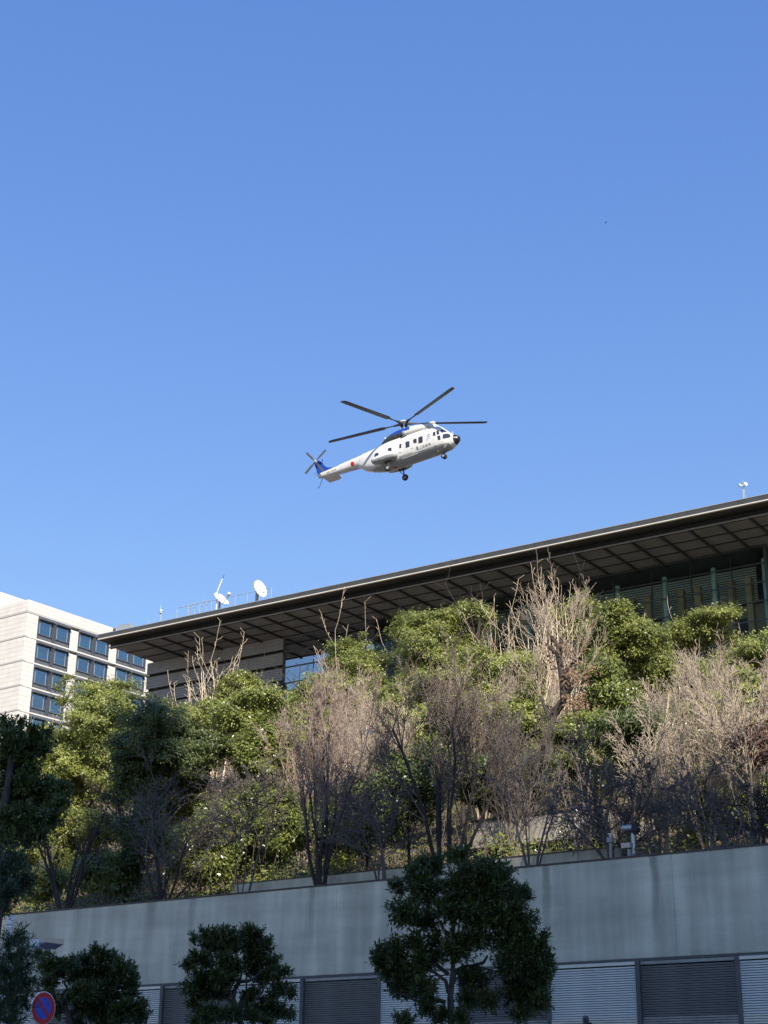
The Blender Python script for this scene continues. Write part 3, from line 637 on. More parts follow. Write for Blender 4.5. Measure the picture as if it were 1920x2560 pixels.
# ------------------------------------------------------------------ trees and shrubs
def grow(out, rg, p, d, L, r, lv, P):
    n = P['n'][lv]; sl = L / n; wig = P['wig'][lv]; up = P['up'][lv]; mx = P['max']; g = rg.gauss
    for i in range(n):
        dx, dy, dz = d[0] + g(0, wig), d[1] + g(0, wig), d[2] + g(0, wig) * 0.7 + up
        q = math.sqrt(dx * dx + dy * dy + dz * dz) or 1.0; d = (dx / q, dy / q, dz / q)
        e = (p[0] + d[0] * sl, p[1] + d[1] * sl, p[2] + d[2] * sl); r1 = max(P['rmin'], r * (1 - P['tap'] / n))
        out.append((p, e, r, r1))
        if lv < mx and i >= P['st'][lv]:
            kk = P['kids'][lv] / max(1, n - P['st'][lv]); c = int(kk) + (1 if rg.random() < kk - int(kk) else 0)
            for _ in range(c):
                a = P['ang'][lv] * rg.uniform(0.6, 1.35); az = rg.uniform(0, 6.283)
                ux, uy, uz = (-d[1], d[0], 0.0) if abs(d[2]) < 0.95 else (1.0, 0.0, 0.0)
                q = math.sqrt(ux * ux + uy * uy + uz * uz) or 1.0; ux, uy, uz = ux / q, uy / q, uz / q
                vx, vy, vz = d[1] * uz - d[2] * uy, d[2] * ux - d[0] * uz, d[0] * uy - d[1] * ux
                ca, sa, cz, sz = math.cos(a), math.sin(a), math.cos(az), math.sin(az)
                cd = (d[0] * ca + (ux * cz + vx * sz) * sa, d[1] * ca + (uy * cz + vy * sz) * sa, d[2] * ca + (uz * cz + vz * sz) * sa)
                grow(out, rg, e, cd, L * P['rat'][lv] * rg.uniform(0.65, 1.2) * (1 - 0.35 * i / n), max(P['rmin'], r1 * P['rr']), lv + 1, P)
        p = e; r = r1
PRE = {
 'vase':   dict(stems=5, spread=0.38, n=[7, 5, 4, 3], wig=[0.10, 0.16, 0.2, 0.22], up=[0.05, 0.05, 0.05, 0.04], st=[2, 1, 0, 0], kids=[9, 8, 7], ang=[0.6, 0.65, 0.7], rat=[0.5, 0.5, 0.5], rr=0.54, rmin=0.007, tap=0.75, r0=0.06, max=3),
 'spread': dict(stems=4, spread=0.55, n=[7, 6, 4, 3], wig=[0.13, 0.18, 0.22, 0.25], up=[0.02, 0.03, 0.03, 0.02], st=[1, 1, 0, 0], kids=[9, 7, 6], ang=[0.75, 0.7, 0.75], rat=[0.55, 0.5, 0.5], rr=0.58, rmin=0.009, tap=0.75, r0=0.065, max=3),
 'bush':   dict(stems=9, spread=0.4, n=[6, 4, 3, 3], wig=[0.08, 0.13, 0.16, 0.2], up=[0.06, 0.08, 0.08, 0.05], st=[1, 0, 0, 0], kids=[10, 8, 5], ang=[0.5, 0.55, 0.6], rat=[0.45, 0.5, 0.55], rr=0.45, rmin=0.0055, tap=0.75, r0=0.03, max=3),
 'shoots': dict(stems=9, spread=0.2, n=[8, 6, 3], wig=[0.025, 0.05, 0.1], up=[0.07, 0.26, 0.1], st=[2, 1, 0], kids=[5, 3], ang=[0.6, 0.7], rat=[0.34, 0.2], rr=0.55, rmin=0.008, tap=0.72, r0=0.03, max=2),
 'thin':   dict(stems=6, spread=0.16, n=[9, 5, 3, 3], wig=[0.05, 0.12, 0.18, 0.2], up=[0.05, 0.06, 0.05, 0.03], st=[3, 0, 0, 0], kids=[12, 7, 5], ang=[0.6, 0.6, 0.6], rat=[0.32, 0.5, 0.5], rr=0.5, rmin=0.008, tap=0.7, r0=0.045, max=3),
}
def tubes(segs, name):
    A = np.array([[*s[0], *s[1], s[2], s[3]] for s in segs]); big = (A[:, 6] > 0.028)
    VV, FF, off = [], [], 0
    for sel, k in ((A[big], 6), (A[~big], 3)):
        if not len(sel): continue
        p, q = sel[:, :3], sel[:, 3:6]; d = q - p; d /= np.linalg.norm(d, axis=1)[:, None] + 1e-9
        ref = np.where(np.abs(d[:, 2:3]) < 0.9, np.array([[0, 0, 1.0]]), np.array([[1.0, 0, 0]]))
        a = np.cross(d, ref); a /= np.linalg.norm(a, axis=1)[:, None]; b = np.cross(d, a)
        t = np.arange(k) * 2 * math.pi / k; c, s = np.cos(t), np.sin(t)
        ring = a[:, None, :] * c[None, :, None] + b[:, None, :] * s[None, :, None]
        P0 = p[:, None] + ring * sel[:, 6][:, None, None]; P1 = q[:, None] + ring * sel[:, 7][:, None, None]
        VV.append(np.concatenate([P0, P1], 1).reshape(-1, 3)); n = len(sel)
        i = np.arange(k); j = (i + 1) % k; quad = np.stack([i, j, j + k, i + k], 1)
        FF.append((quad[None] + (np.arange(n) * 2 * k)[:, None, None]).reshape(-1, 4) + off); off += n * 2 * k
    return np_mesh(name, np.concatenate(VV), np.concatenate(FF), True)
def skeleton(pre, seed, H, W, lean=0.0, **kw):
    P = dict(PRE[pre]); P.update(kw); rg = random.Random(seed); segs = []; marks = []
    for i in range(P['stems']):
        az = 6.283 * (i + rg.random() * 0.7) / P['stems']; sp = P['spread'] * rg.uniform(0.35, 1.15)
        d = (math.sin(sp) * math.cos(az), math.sin(sp) * math.sin(az), math.cos(sp))
        b = (0.12 * math.cos(az), 0.12 * math.sin(az), -0.1); m0 = len(segs)
        grow(segs, rg, b, d, 6.0 * rg.uniform(0.75, 1.1), P['r0'] * rg.uniform(0.6, 1.15), 0, P); marks.append(m0)
    E_ = np.array([s[1] for s in segs]); zm = np.percentile(E_[:, 2], 99.7); wx = np.percentile(np.abs(E_[:, 0] - np.median(E_[:, 0])), 97)
    fz = H / zm; fx = (W / 2) / wx
    def tf(p):
        z = p[2] * fz; return (p[0] * fx + lean * (max(z, 0) / H) ** 1.3, p[1] * fx, z)
    return [(tf(a), tf(b), r, r1) for a, b, r, r1 in segs]
def split_tree(e, segs, mt, nlim=0.034):
    """stems (thick) and twigs (fine) as two parts"""
    big = [s for s in segs if s[2] >= nlim]; fine = [s for s in segs if s[2] < nlim]
    if big: link('trunk', tubes(big, 'trunk'), e, mt if not isinstance(mt, tuple) else mt[0])
    if fine: link('twigs', tubes(fine, 'twigs'), e, mt if not isinstance(mt, tuple) else mt[1])
def spot(px, py, t):
    x, z, k = WF.at_y(px, py, t); g = hill_z(x, t); return WF.w(x, t, g), z - g, k / FPX
def bare(name, px, xc, ytop, wpx, t, mt, pre, seed, label, group=None, **kw):
    loc, H, mpp = spot(px, ytop, t)
    e = empty(name, loc, 0, label, 'tree' if 'shrub' not in name else 'shrub', group)
    split_tree(e, skeleton(pre, seed, H, wpx * mpp, (xc - px) * mpp, **kw), mt); return e
def leaves(rng, C, Nrm, per, cr, ln, asp, flat=0.6, droop=0.25):
    """clumps of rhombic leaves round the centres C; Nrm points out of the crown"""
    n = len(C) * per
    c = np.repeat(C, per, 0); nn = np.repeat(Nrm, per, 0); ct = np.repeat(rng.random(len(C)), per)
    o = rng.normal(size=(n, 3)) * cr * np.repeat(rng.uniform(0.6, 1.3, len(C)), per)[:, None] * np.array([1, 1, flat]); c = c + o
    nr = nn * 0.75 + np.array([0, -0.1, 0.45]) + rng.normal(size=(n, 3)) * 0.48; nr /= np.linalg.norm(nr, axis=1)[:, None]
    ax = rng.normal(size=(n, 3)) + nn * 0.7 - np.array([0, 0, droop]); ax -= nr * np.sum(ax * nr, 1)[:, None]; ax /= np.linalg.norm(ax, axis=1)[:, None] + 1e-9
    sd = np.cross(nr, ax); L = ln * rng.uniform(0.65, 1.25, n)[:, None]
    V = np.stack([c, c + ax * L * 0.5 + sd * L * asp * 0.5 + nr * L * 0.06, c + ax * L, c + ax * L * 0.5 - sd * L * asp * 0.5 + nr * L * 0.06], 1).reshape(-1, 3)
    F = np.arange(n * 4).reshape(-1, 4); tint = np.clip(ct * 0.55 + rng.random(n) * 0.45, 0, 1)
    return V, F, tint
def crown_points(rng, n, ax, ay, az, lumps=14, shell=0.5):
    """points on the shells of many uneven sub-clumps that make up one crown"""
    nb = lumps + int(rng.integers(0, 7)); d = rng.normal(size=(nb, 3)) + np.array([0, 0, 0.15]); d /= np.linalg.norm(d, axis=1)[:, None]
    cc = d * rng.uniform(0.3, 0.78, nb)[:, None]; rr = rng.uniform(0.17, 0.44, nb)
    k = rng.choice(nb, n, p=rr ** 2 / np.sum(rr ** 2)); u = rng.normal(size=(n, 3)); u /= np.linalg.norm(u, axis=1)[:, None]
    p = cc[k] + u * (rr[k] * (shell + (1 - shell) * rng.random(n) ** 0.5))[:, None] * np.array([1, 1, 0.8])
    p = p * (1 + 0.06 * rng.normal(size=(n, 1))); nm = u * 0.7 + p; nm /= np.linalg.norm(nm, axis=1)[:, None] + 1e-9
    return p * np.array([ax, ay, az]) * 1.2, nm
def evergreen(name, xc, yc, hw, hh, t, mt, ncl, seed, label, group=None, per=115, ln=0.13, asp=0.5, cr=0.19, trunk=True, cat='tree', shell=0.5, lumps=14):
    x, z, k = WF.at_y(xc, yc, t); g = hill_z(x, t); mpp = k / FPX; rng = np.random.default_rng(seed)
    e = empty(name, WF.w(x, t, g), 0, label, cat, group)
    a, h = hw * mpp, hh * mpp
    C, Nr = crown_points(rng, ncl, a, a, h, lumps, shell); C = C + np.array([0, 0, z - g])
    V, F, ti = leaves(rng, C, Nr, per, cr, ln, asp)
    link('crown', np_mesh('crown', V, F, False, ti), e, mt)
    if trunk:
        rg = random.Random(seed); segs = []; top = z - g + h * 0.3
        p = (0, 0, -0.2); d = (0, 0, 1); r = max(0.07, 0.02 * top)
        P = dict(n=[7, 5, 3], wig=[0.05, 0.15, 0.2], up=[0.08, 0.08, 0.05], st=[2, 1, 0], kids=[9, 4], ang=[0.8, 0.7], rat=[0.42, 0.5], rr=0.5, rmin=0.012, tap=0.7, max=2)
        grow(segs, rg, p, d, top, r, 0, P); link('trunk', tubes(segs, 'trunk'), e, M['bark_dark'])
    return e
DK = M['bark_dark']
# front row, bare, just behind the coping
bare('bare_tree', 190, 180, 1925, 270, 1.3, DK, 'vase', 11, 'dark many-stemmed bare tree rising behind the wall next to the pale sunlit shrub', stems=5, r0=0.1, spread=0.42, kids=[7, 5, 4])
bare('bare_tree', 430, 415, 1885, 300, 1.3, (DK, M['bark_grey']), 'vase', 12, 'grey bare tree with fanned twigs in front of the dark evergreen', stems=6, r0=0.07, kids=[8, 6, 5])
bare('bare_tree', 622, 630, 1900, 190, 1.2, M['bark_grey'], 'thin', 13, 'slim grey bare tree in front of the glossy yellow-green evergreen', stems=3)
bare('bare_tree', 815, 815, 1670, 300, 1.2, (DK, M['bark_rose']), 'vase', 14, 'tall many-stemmed bare tree with knobbly dark branches and pinkish twig tips', stems=7, spread=0.28, r0=0.075, kids=[8, 8, 7], rmin=0.008)
bare('bare_tree', 955, 945, 1890, 230, 1.2, M['bark_grey'], 'vase', 15, 'small grey bare tree between the two tall many-stemmed trees', stems=4, r0=0.06)
bare('bare_tree', 1115, 1130, 1590, 400, 2.6, (DK, M['bark_mid']), 'vase', 16, 'largest dark bare tree with a broad fan of fine twigs above the planter wall', stems=7, spread=0.42, r0=0.085, kids=[8, 8, 7], rmin=0.008)
bare('bare_tree', 1322, 1325, 1840, 210, 1.2, M['bark_grey'], 'thin', 17, 'grey-green bare tree in front of the dark booth', stems=5, spread=0.3, kids=[8, 5, 4])
bare('bare_tree', 1520, 1545, 1815, 330, 1.2, (M['bark_grey'], M['bark_grey']), 'spread', 18, 'rounded purplish bare tree with leaning stem by the security cameras', stems=6, r0=0.075, kids=[9, 8, 7], rmin=0.008)
bare('bare_tree', 1640, 1640, 1730, 190, 3.0, (M['bark_grey'], M['bark_beige']), 'thin', 19, 'slender bare tree clump right of the purplish rounded tree', stems=7)
bare('bare_tree', 1740, 1745, 1640, 240, 6.0, M['bark_beige'], 'bush', 20, 'tall beige twiggy tree with a rounded head below the glass corner')
bare('bare_tree', 1850, 1850, 1690, 210, 5.0, (M['bark_grey'], M['bark_beige']), 'thin', 21, 'tall bare tree with pale thin stems beside the dark red shrub', stems=8, spread=0.2)
bare('bare_tree', 1790, 1780, 1900, 250, 1.5, M['bark_grey'], 'spread', 22, 'low dark spreading bare tree on the wall edge under the beige twigs', stems=4, r0=0.055)
bare('bare_tree', 1925, 1930, 1880, 240, 1.4, DK, 'spread', 23, 'dark bare tree with slanting branches on the wall edge beyond the red shrub', stems=4, r0=0.055)
bare('bare_tree', 1450, 1440, 1850, 150, 3.2, M['bark_grey'], 'thin', 24, 'cluster of straight grey stems rising before the booth', stems=6, spread=0.1, r0=0.055, kids=[4, 3, 3])
# twiggy masses on the slope, in the sun
for i, (px, yt, w, t, sd, mt, lb) in enumerate([
    (770, 1705, 220, 10, 31, 'bark_pink', 'pink-brown twiggy tree left of the tall many-stemmed tree'),
    (890, 1645, 210, 15, 32, 'bark_pink', 'pink-brown twiggy tree topping the slope beneath the soffit'),
    (940, 1690, 230, 8, 33, 'bark_beige', 'beige twiggy tree behind the knobbly branches'),
    (690, 1735, 150, 14, 34, 'bark_beige', 'small beige twiggy tree against the blue glass'),
    (1200, 1640, 210, 13, 35, 'bark_beige', 'beige twiggy tree behind the largest bare tree'),
    (1300, 1650, 240, 16, 36, 'bark_beige', 'beige twiggy tree left of the dark pollarded trunk'),
    (1280, 1760, 200, 8, 37, 'bark_grey', 'grey twiggy tree low behind the broad bare fan'),
    (1690, 1700, 230, 14, 38, 'bark_beige', 'grey-beige twiggy tree below the round green crown'),
    (1800, 1610, 230, 18, 39, 'bark_beige', 'tangled beige twiggy tree under the cedar posts'),
    (1900, 1640, 200, 15, 40, 'bark_pink', 'reddish twiggy tree at the foot of the glass corner'),
    (1600, 1760, 170, 9, 41, 'bark_beige', 'thin beige twiggy tree before the glossy evergreen')]):
    bare('bare_tree', px, px, yt, w, t, M[mt], 'bush', sd, lb)
# pale upright shoots
bare('shoot_tree', 545, 530, 1565, 170, 22, M['bark_pale'], 'shoots', 51, 'pale tree of straight upright shoots against the grey cladding', stems=12, kids=[7, 4], r0=0.05)
bare('shoot_tree', 445, 445, 1668, 60, 22, M['bark_pale'], 'shoots', 52, 'thin pale forked sapling left of the cluster of shoots', stems=2, kids=[3, 2])
bare('shoot_tree', 905, 880, 1505, 210, 22, M['bark_pale'], 'shoots', 53, 'pale sparse shoots rising before the soffit', stems=6, kids=[4, 3])
bare('shoot_tree', 1300, 1300, 1445, 230, 24, M['bark_pale'], 'shoots', 54, 'dense pale shoots reaching the eave beside the bright green crown', stems=14, kids=[7, 5])
bare('shoot_tree', 1400, 1395, 1428, 150, 21, M['bark_pale'], 'shoots', 55, 'tall pale shoots sprouting above the dark pollarded trunk', stems=12, spread=0.12, r0=0.028)
bare('shoot_tree', 1215, 1213, 1492, 70, 24, M['bark_pale'], 'shoots', 56, 'small pale shoot cluster at the edge of the bright green crown', stems=3, kids=[5, 3])
bare('shoot_tree', 1625, 1630, 1512, 120, 26, M['bark_pale'], 'shoots', 57, 'short pale forked shoots between two green crowns', stems=5, kids=[4, 3])
bare('shoot_tree', 150, 130, 1762, 160, 34, M['bark_beige'], 'shoots', 58, 'faint thin shoots before the stone office block', stems=7, kids=[4, 2], rmin=0.008, r0=0.03)
bare('shoot_tree', 1885, 1890, 1560, 110, 26, M['bark_pink'], 'shoots', 59, 'reddish thin shoots before the sunlit cedar post', stems=8, r0=0.04)
# pollarded dark trunk with dry leaves
loc, H, mpp = spot(1375, 1600, 12.0)
e = empty('pollarded_tree', loc, 0, 'dark thick pollarded trunk with long thin sprouts and dry brown leaves', 'tree')
def pp(px, py, dy=0.0):
    x, z, k = WF.at_y(px, py, 12.0); w = WF.w(x, 12.0, z); return (w[0] - loc[0], w[1] - loc[1] + dy, w[2] - loc[2])
pts = [(1372, 2050), (1372, 1900), (1374, 1840), (1385, 1785), (1410, 1750), (1405, 1690), (1397, 1640), (1398, 1620)]
rr = [0.17, 0.17, 0.16, 0.16, 0.15, 0.13, 0.13, 0.14]; segs = []
Q = [pp(*q) for q in pts]
for i in range(len(Q) - 1): segs.append((Q[i], Q[i + 1], rr[i], rr[i + 1]))
rg = random.Random(8); PB = dict(PRE['bush']); PB.update(n=[6, 4, 3], max=2, kids=[6, 4], st=[1, 0, 0], up=[0.1, 0.1, 0.05])
for (bx, by, ex, ey) in ((1398, 1622, 1378, 1590), (1398, 1622, 1408, 1585), (1398, 1640, 1365, 1610), (1410, 1750, 1430, 1720), (1376, 1800, 1350, 1740), (1405, 1690, 1440, 1650)):
    a, b = pp(bx, by), pp(ex, ey); segs.append((a, b, 0.09, 0.06))
    for q in range(7):
        d = (b[0] - a[0] + rg.gauss(0, 0.45), rg.gauss(0, 0.45), b[2] - a[2] + 0.5); L = math.sqrt(sum(v * v for v in d)); grow(segs, rg, b, tuple(v / L for v in d), rg.uniform(1.0, 2.4), 0.012, 0, PB)
split_tree(e, segs, (DK, M['bark_beige']), 0.03)
rng = np.random.default_rng(4); C = np.array([pp(x, y, rng.normal() * 0.4) for x, y in [(1415 + rng.normal() * 22, 1625 + rng.normal() * 12) for _ in range(14)] + [(1440 + rng.normal() * 20, 1690 + rng.normal() * 18) for _ in range(26)] + [(1445 + rng.normal() * 20, 1760 + rng.normal() * 12) for _ in range(18)]])
V, Fq, ti = leaves(rng, C, np.tile(np.array([[0, -1.0, 0]]), (len(C), 1)), 14, 0.16, 0.14, 0.5); link('dry_leaves', np_mesh('dry_leaves', V, Fq, False, ti), e, M['leaf_dead'])
# evergreens on the slope
evergreen('evergreen_tree', 235, 1850, 135, 150, 13, M['leaf_olive'], 420, 61, 'rounded olive-green evergreen in full sun below the stone office block')
evergreen('evergreen_tree', 160, 1930, 110, 110, 12, M['leaf_olive'], 260, 62, 'olive evergreen bulging beside the dark foreground tree')
evergreen('evergreen_tree', 345, 1960, 80, 130, 11, M['leaf_olive'], 200, 63, 'olive evergreen half hidden behind the dark evergreen')
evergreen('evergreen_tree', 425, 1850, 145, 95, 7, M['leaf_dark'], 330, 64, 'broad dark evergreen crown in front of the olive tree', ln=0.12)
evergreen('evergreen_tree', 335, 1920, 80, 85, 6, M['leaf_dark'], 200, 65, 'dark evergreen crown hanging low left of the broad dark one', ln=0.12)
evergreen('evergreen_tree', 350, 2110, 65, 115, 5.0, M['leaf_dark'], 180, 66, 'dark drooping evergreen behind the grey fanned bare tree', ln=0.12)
evergreen('evergreen_tree', 645, 1790, 95, 85, 10, M['leaf_bright'], 260, 67, 'bright yellow-green evergreen below the grey cladding')
evergreen('evergreen_tree', 640, 1920, 95, 120, 9, M['leaf_cam'], 300, 68, 'glossy camellia with sparkling leaves below the bright evergreen')
evergreen('evergreen_tree', 590, 2090, 110, 130, 6, M['leaf_cam'], 330, 69, 'tall glossy camellia low on the slope behind slim grey stems')
evergreen('evergreen_tree', 690, 2080, 70, 120, 6.5, M['leaf_cam'], 200, 70, 'narrow glossy camellia left of the tall many-stemmed tree')
evergreen('evergreen_tree', 600, 1720, 60, 45, 22, M['leaf_bright'], 120, 71, 'small bright evergreen top right of the pale shoots')
evergreen('evergreen_tree', 885, 1675, 70, 80, 22, M['leaf_bright'], 260, 72, 'bright evergreen against the blue glass panes')
evergreen('evergreen_tree', 1075, 1590, 85, 70, 22, M['leaf_bright'], 230, 73, 'bright green evergreen crown reaching the soffit edge')
evergreen('evergreen_tree', 1155, 1560, 65, 60, 23, M['leaf_bright'], 170, 74, 'small bright green evergreen joined to the crown at the soffit')
evergreen('evergreen_tree', 1110, 1660, 110, 60, 21, M['leaf_bright'], 200, 75, 'bright evergreen skirt beneath the soffit-high crown')
evergreen('evergreen_tree', 1550, 1620, 100, 110, 18, M['leaf_bright'], 360, 76, 'large glossy evergreen with sunlit leaves right of the pollarded trunk')
evergreen('evergreen_tree', 1515, 1740, 90, 85, 15, M['leaf_cam'], 300, 77, 'glossy evergreen lower half hanging over the dark conifer')
evergreen('evergreen_tree', 1440, 1545, 60, 55, 25, M['leaf_olive'], 110, 78, 'olive evergreen top behind the tall pale shoots')
evergreen('evergreen_tree', 1755, 1575, 95, 45, 26, M['leaf_bright'], 220, 79, 'flat-topped bright green crown before the cedar posts')
evergreen('evergreen_tree', 1750, 1700, 75, 70, 20, M['leaf_cam'], 130, 80, 'dim glossy evergreen seen through the beige twigs')
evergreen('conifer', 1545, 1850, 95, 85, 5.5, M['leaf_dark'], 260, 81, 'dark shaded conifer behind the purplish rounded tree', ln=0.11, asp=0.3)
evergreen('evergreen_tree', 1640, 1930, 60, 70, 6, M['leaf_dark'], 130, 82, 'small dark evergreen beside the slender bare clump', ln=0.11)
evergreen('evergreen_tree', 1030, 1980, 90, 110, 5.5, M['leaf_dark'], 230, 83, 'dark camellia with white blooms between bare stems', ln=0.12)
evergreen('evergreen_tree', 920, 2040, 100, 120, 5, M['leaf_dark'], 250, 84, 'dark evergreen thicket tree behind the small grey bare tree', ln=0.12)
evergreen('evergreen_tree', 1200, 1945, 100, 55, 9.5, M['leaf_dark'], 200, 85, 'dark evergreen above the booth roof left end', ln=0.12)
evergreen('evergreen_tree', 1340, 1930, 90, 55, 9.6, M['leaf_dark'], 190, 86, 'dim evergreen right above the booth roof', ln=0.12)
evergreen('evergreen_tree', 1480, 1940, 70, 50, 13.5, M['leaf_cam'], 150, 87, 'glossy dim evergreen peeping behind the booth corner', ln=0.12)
evergreen('evergreen_tree', 1160, 1830, 130, 90, 12, M['leaf_cam'], 230, 88, 'glossy evergreen seen through the largest bare tree')
evergreen('evergreen_tree', 1000, 1810, 110, 90, 13, M['leaf_olive'], 190, 89, 'olive evergreen seen between the two tall bare trees')
evergreen('evergreen_tree', 1330, 1830, 90, 90, 13, M['leaf_olive'], 170, 90, 'olive evergreen at the foot of the pollarded trunk')
evergreen('evergreen_tree', 1700, 1850, 110, 110, 12, M['leaf_cam'], 180, 91, 'dim evergreen inside the slender bare stems')
evergreen('evergreen_tree', 1850, 1800, 100, 110, 14, M['leaf_olive'], 150, 92, 'olive evergreen behind the tall pale thin stems')
evergreen('evergreen_tree', 1240, 1700, 110, 90, 20, M['leaf_olive'], 230, 200, 'olive evergreen mass under the dense pale shoots')
evergreen('evergreen_tree', 870, 1740, 130, 90, 18, M['leaf_olive'], 230, 201, 'olive evergreen mass under the bright crown by the blue glass')
evergreen('evergreen_tree', 1640, 1660, 70, 110, 22, M['leaf_olive'], 170, 202, 'olive evergreen mass between the two green crowns')
evergreen('evergreen_tree', 1850, 1680, 110, 70, 22, M['leaf_olive'], 170, 203, 'olive evergreen below the terrace edge')
evergreen('evergreen_tree', 1080, 1740, 120, 70, 17, M['leaf_bright'], 200, 204, 'bright evergreen low behind the broad bare fan')
evergreen('evergreen_tree', 505, 1800, 95, 75, 18, M['leaf_bright'], 170, 205, 'bright evergreen at the foot of the pale upright shoots')
evergreen('evergreen_tree', 300, 1830, 90, 80, 20, M['leaf_olive'], 170, 206, 'olive evergreen filling behind the broad dark crown')
evergreen('evergreen_tree', 60, 2060, 90, 140, 9, M['leaf_olive'], 230, 207, 'olive evergreen behind the tall dark street tree')
evergreen('evergreen_tree', 480, 1990, 110, 100, 10, M['leaf_cam'], 230, 208, 'glossy evergreen mass behind the grey fanned bare tree')
evergreen('evergreen_tree', 760, 1870, 90, 90, 11, M['leaf_olive'], 170, 209, 'olive evergreen behind the knobbly many-stemmed tree')
evergreen('evergreen_tree', 820, 2060, 80, 90, 7, M['leaf_cam'], 150, 210, 'glossy evergreen low behind the many-stemmed tree')
evergreen('evergreen_tree', 1790, 1990, 120, 90, 9, M['leaf_cam'], 170, 211, 'glossy evergreen low on the slope right of the slender stems')
evergreen('evergreen_tree', 1900, 2010, 80, 90, 9, M['leaf_olive'], 130, 212, 'olive evergreen behind the slanting dark branches')
evergreen('evergreen_tree', 1440, 1850, 80, 70, 11, M['leaf_olive'], 130, 213, 'olive evergreen beneath the glossy hanging leaves')
evergreen('evergreen_tree', 765, 1742, 50, 36, 21, M['leaf_bright'], 120, 230, 'small bright evergreen below the blue glass panes')
evergreen('red_shrub', 1888, 1875, 48, 70, 5.0, M['leaf_red'], 22, 93, 'dull red-leaved shrub among pale bare stems', cat='shrub', ln=0.12)
evergreen('shrub', 105, 2215, 55, 32, 3.2, M['leaf_bright'], 90, 94, 'pale yellow-green sunlit shrub on the wall edge', cat='shrub', trunk=False, ln=0.14)
evergreen('shrub', 190, 2110, 90, 110, 7, M['leaf_olive'], 200, 95, 'olive shrub glowing behind the dark many-stemmed tree', cat='shrub')
evergreen('shrub', 250, 2190, 60, 45, 3.6, M['leaf_cam'], 90, 96, 'glossy low shrub at the foot of the dark many-stemmed tree', cat='shrub', trunk=False)
evergreen('shrub', 500, 2140, 80, 80, 5.0, M['leaf_cam'], 170, 97, 'glossy shrub right of the grey fanned bare tree', cat='shrub')
# white camellia blooms
rng = np.random.default_rng(9)
for (bx, by, t, n) in ((1030, 1990, 3.9, 7), (1470, 1950, 8.4, 5)):
    for i in range(n):
        x, z, k = WF.at_y(bx + rng.normal() * 45, by + rng.normal() * 55, t)
        o = MB().lathe([(0.001, 0.0), (0.03, 0.01), (0.045, 0.03), (0.02, 0.02), (0.001, 0.025)], (0, 0, 0), (0.1, -1, 0.4), 7).build('camellia_bloom', M['white'])
        o.location = WF.w(x, t, z); tag(o, 'small white camellia bloom among dark leaves', 'flower', 'white camellia blooms on the slope')
# undergrowth that nobody could count
rng = np.random.default_rng(21); n = 5200
gx = rng.uniform(-40, 14, n); gy = 3.0 + 47 * rng.random(n) ** 1.2; C = np.array([WF.w(a, b, hill_z(a, b) + rng.uniform(0.05, 0.9)) for a, b in zip(gx, gy)])
V, Fq, ti = leaves(rng, C, np.tile(np.array([[0, -0.5, 0.8]]), (n, 1)), 22, 0.32, 0.15, 0.5)
tag(link('ground_cover', np_mesh('ground_cover', V, Fq, False, ti), None, M['leaf_cam']), 'mixed leafy undergrowth covering the slope', 'undergrowth', kind='stuff')
segs = []; rg = random.Random(77)
for i in range(2600):
    a, b = rg.uniform(-32, 13), 2.5 + 40 * rg.random() ** 1.3; w = WF.w(a, b, hill_z(a, b)); L = rg.uniform(0.8, 3.2)
    p = w; d = [rg.gauss(0, 0.22), rg.gauss(0, 0.22), 1.0]
    for q in range(4):
        d[0] += rg.gauss(0, 0.12); d[1] += rg.gauss(0, 0.12); nn_ = math.sqrt(d[0] ** 2 + d[1] ** 2 + d[2] ** 2)
        e2 = (p[0] + d[0] / nn_ * L / 4, p[1] + d[1] / nn_ * L / 4, p[2] + d[2] / nn_ * L / 4); segs.append((p, e2, 0.012 - 0.002 * q, 0.010 - 0.002 * q)); p = e2
tag(link('saplings', tubes(segs, 'saplings'), None, M['bark_grey']), 'thin upright saplings and canes crowding the slope', 'undergrowth', kind='stuff')

# ------------------------------------------------------------------ helicopter (metres, x forward, y to port, z up, origin at the rotor hub)
HR = np.array([[0.8329926632535863, 0.5451937496569532, -0.094270877266993], [-0.5471986890391882, 0.836985482486544, 0.005375576300339947], [0.08183408629349331, 0.047107084836129756, 0.9955320712456985]])
HT = np.array([1.793308754323475, 133.94041209727715, 62.078092404320444 + EYE])
he = empty('helicopter', tuple(HT), 0, 'white twin-engine transport helicopter with blue engine cowling and tail, hovering nose up', 'helicopter')
he.matrix_world = Matrix(((*HR[0], HT[0]), (*HR[1], HT[1]), (*HR[2], HT[2]), (0, 0, 0, 1)))
M['hwhite'] = mat('helicopter white', (0.64, 0.64, 0.625), 0.3, 0.05, 1.5, spec=0.5)
M['hgrey'] = mat('helicopter grey and shade tone', (0.29, 0.305, 0.305), 0.4, 0.08, 1.5)  # grey fittings, and the shade of the undersides put into the colour
M['hblue'] = mat('helicopter blue', (0.012, 0.06, 0.36), 0.25, 0.08, 2)
M['hdark'] = mat('helicopter dark grey', (0.045, 0.047, 0.05), 0.55, 0.2, 3)
M['hblack'] = mat('radome black', (0.012, 0.013, 0.016), 0.25, 0.1, 3)
M['hglass'] = mat('helicopter window', (0.03, 0.035, 0.045), 0.12, 0.3, 2, spec=0.8)
M['hblade'] = mat('rotor blade', (0.085, 0.08, 0.075), 0.5, 0.15, 1.5)
M['hred'] = mat('red marking', (0.45, 0.015, 0.025), 0.45, 0.05, 3)
M['hmark'] = mat('faded lettering', (0.13, 0.14, 0.15), 0.6, 0.2, 4)
M['tyre'] = mat('tyre rubber', (0.02, 0.02, 0.022), 0.85, 0.2, 6)
M['hlamp'] = mat('landing lamp glass', (0.85, 0.82, 0.7), 0.1, 0.02, 3)
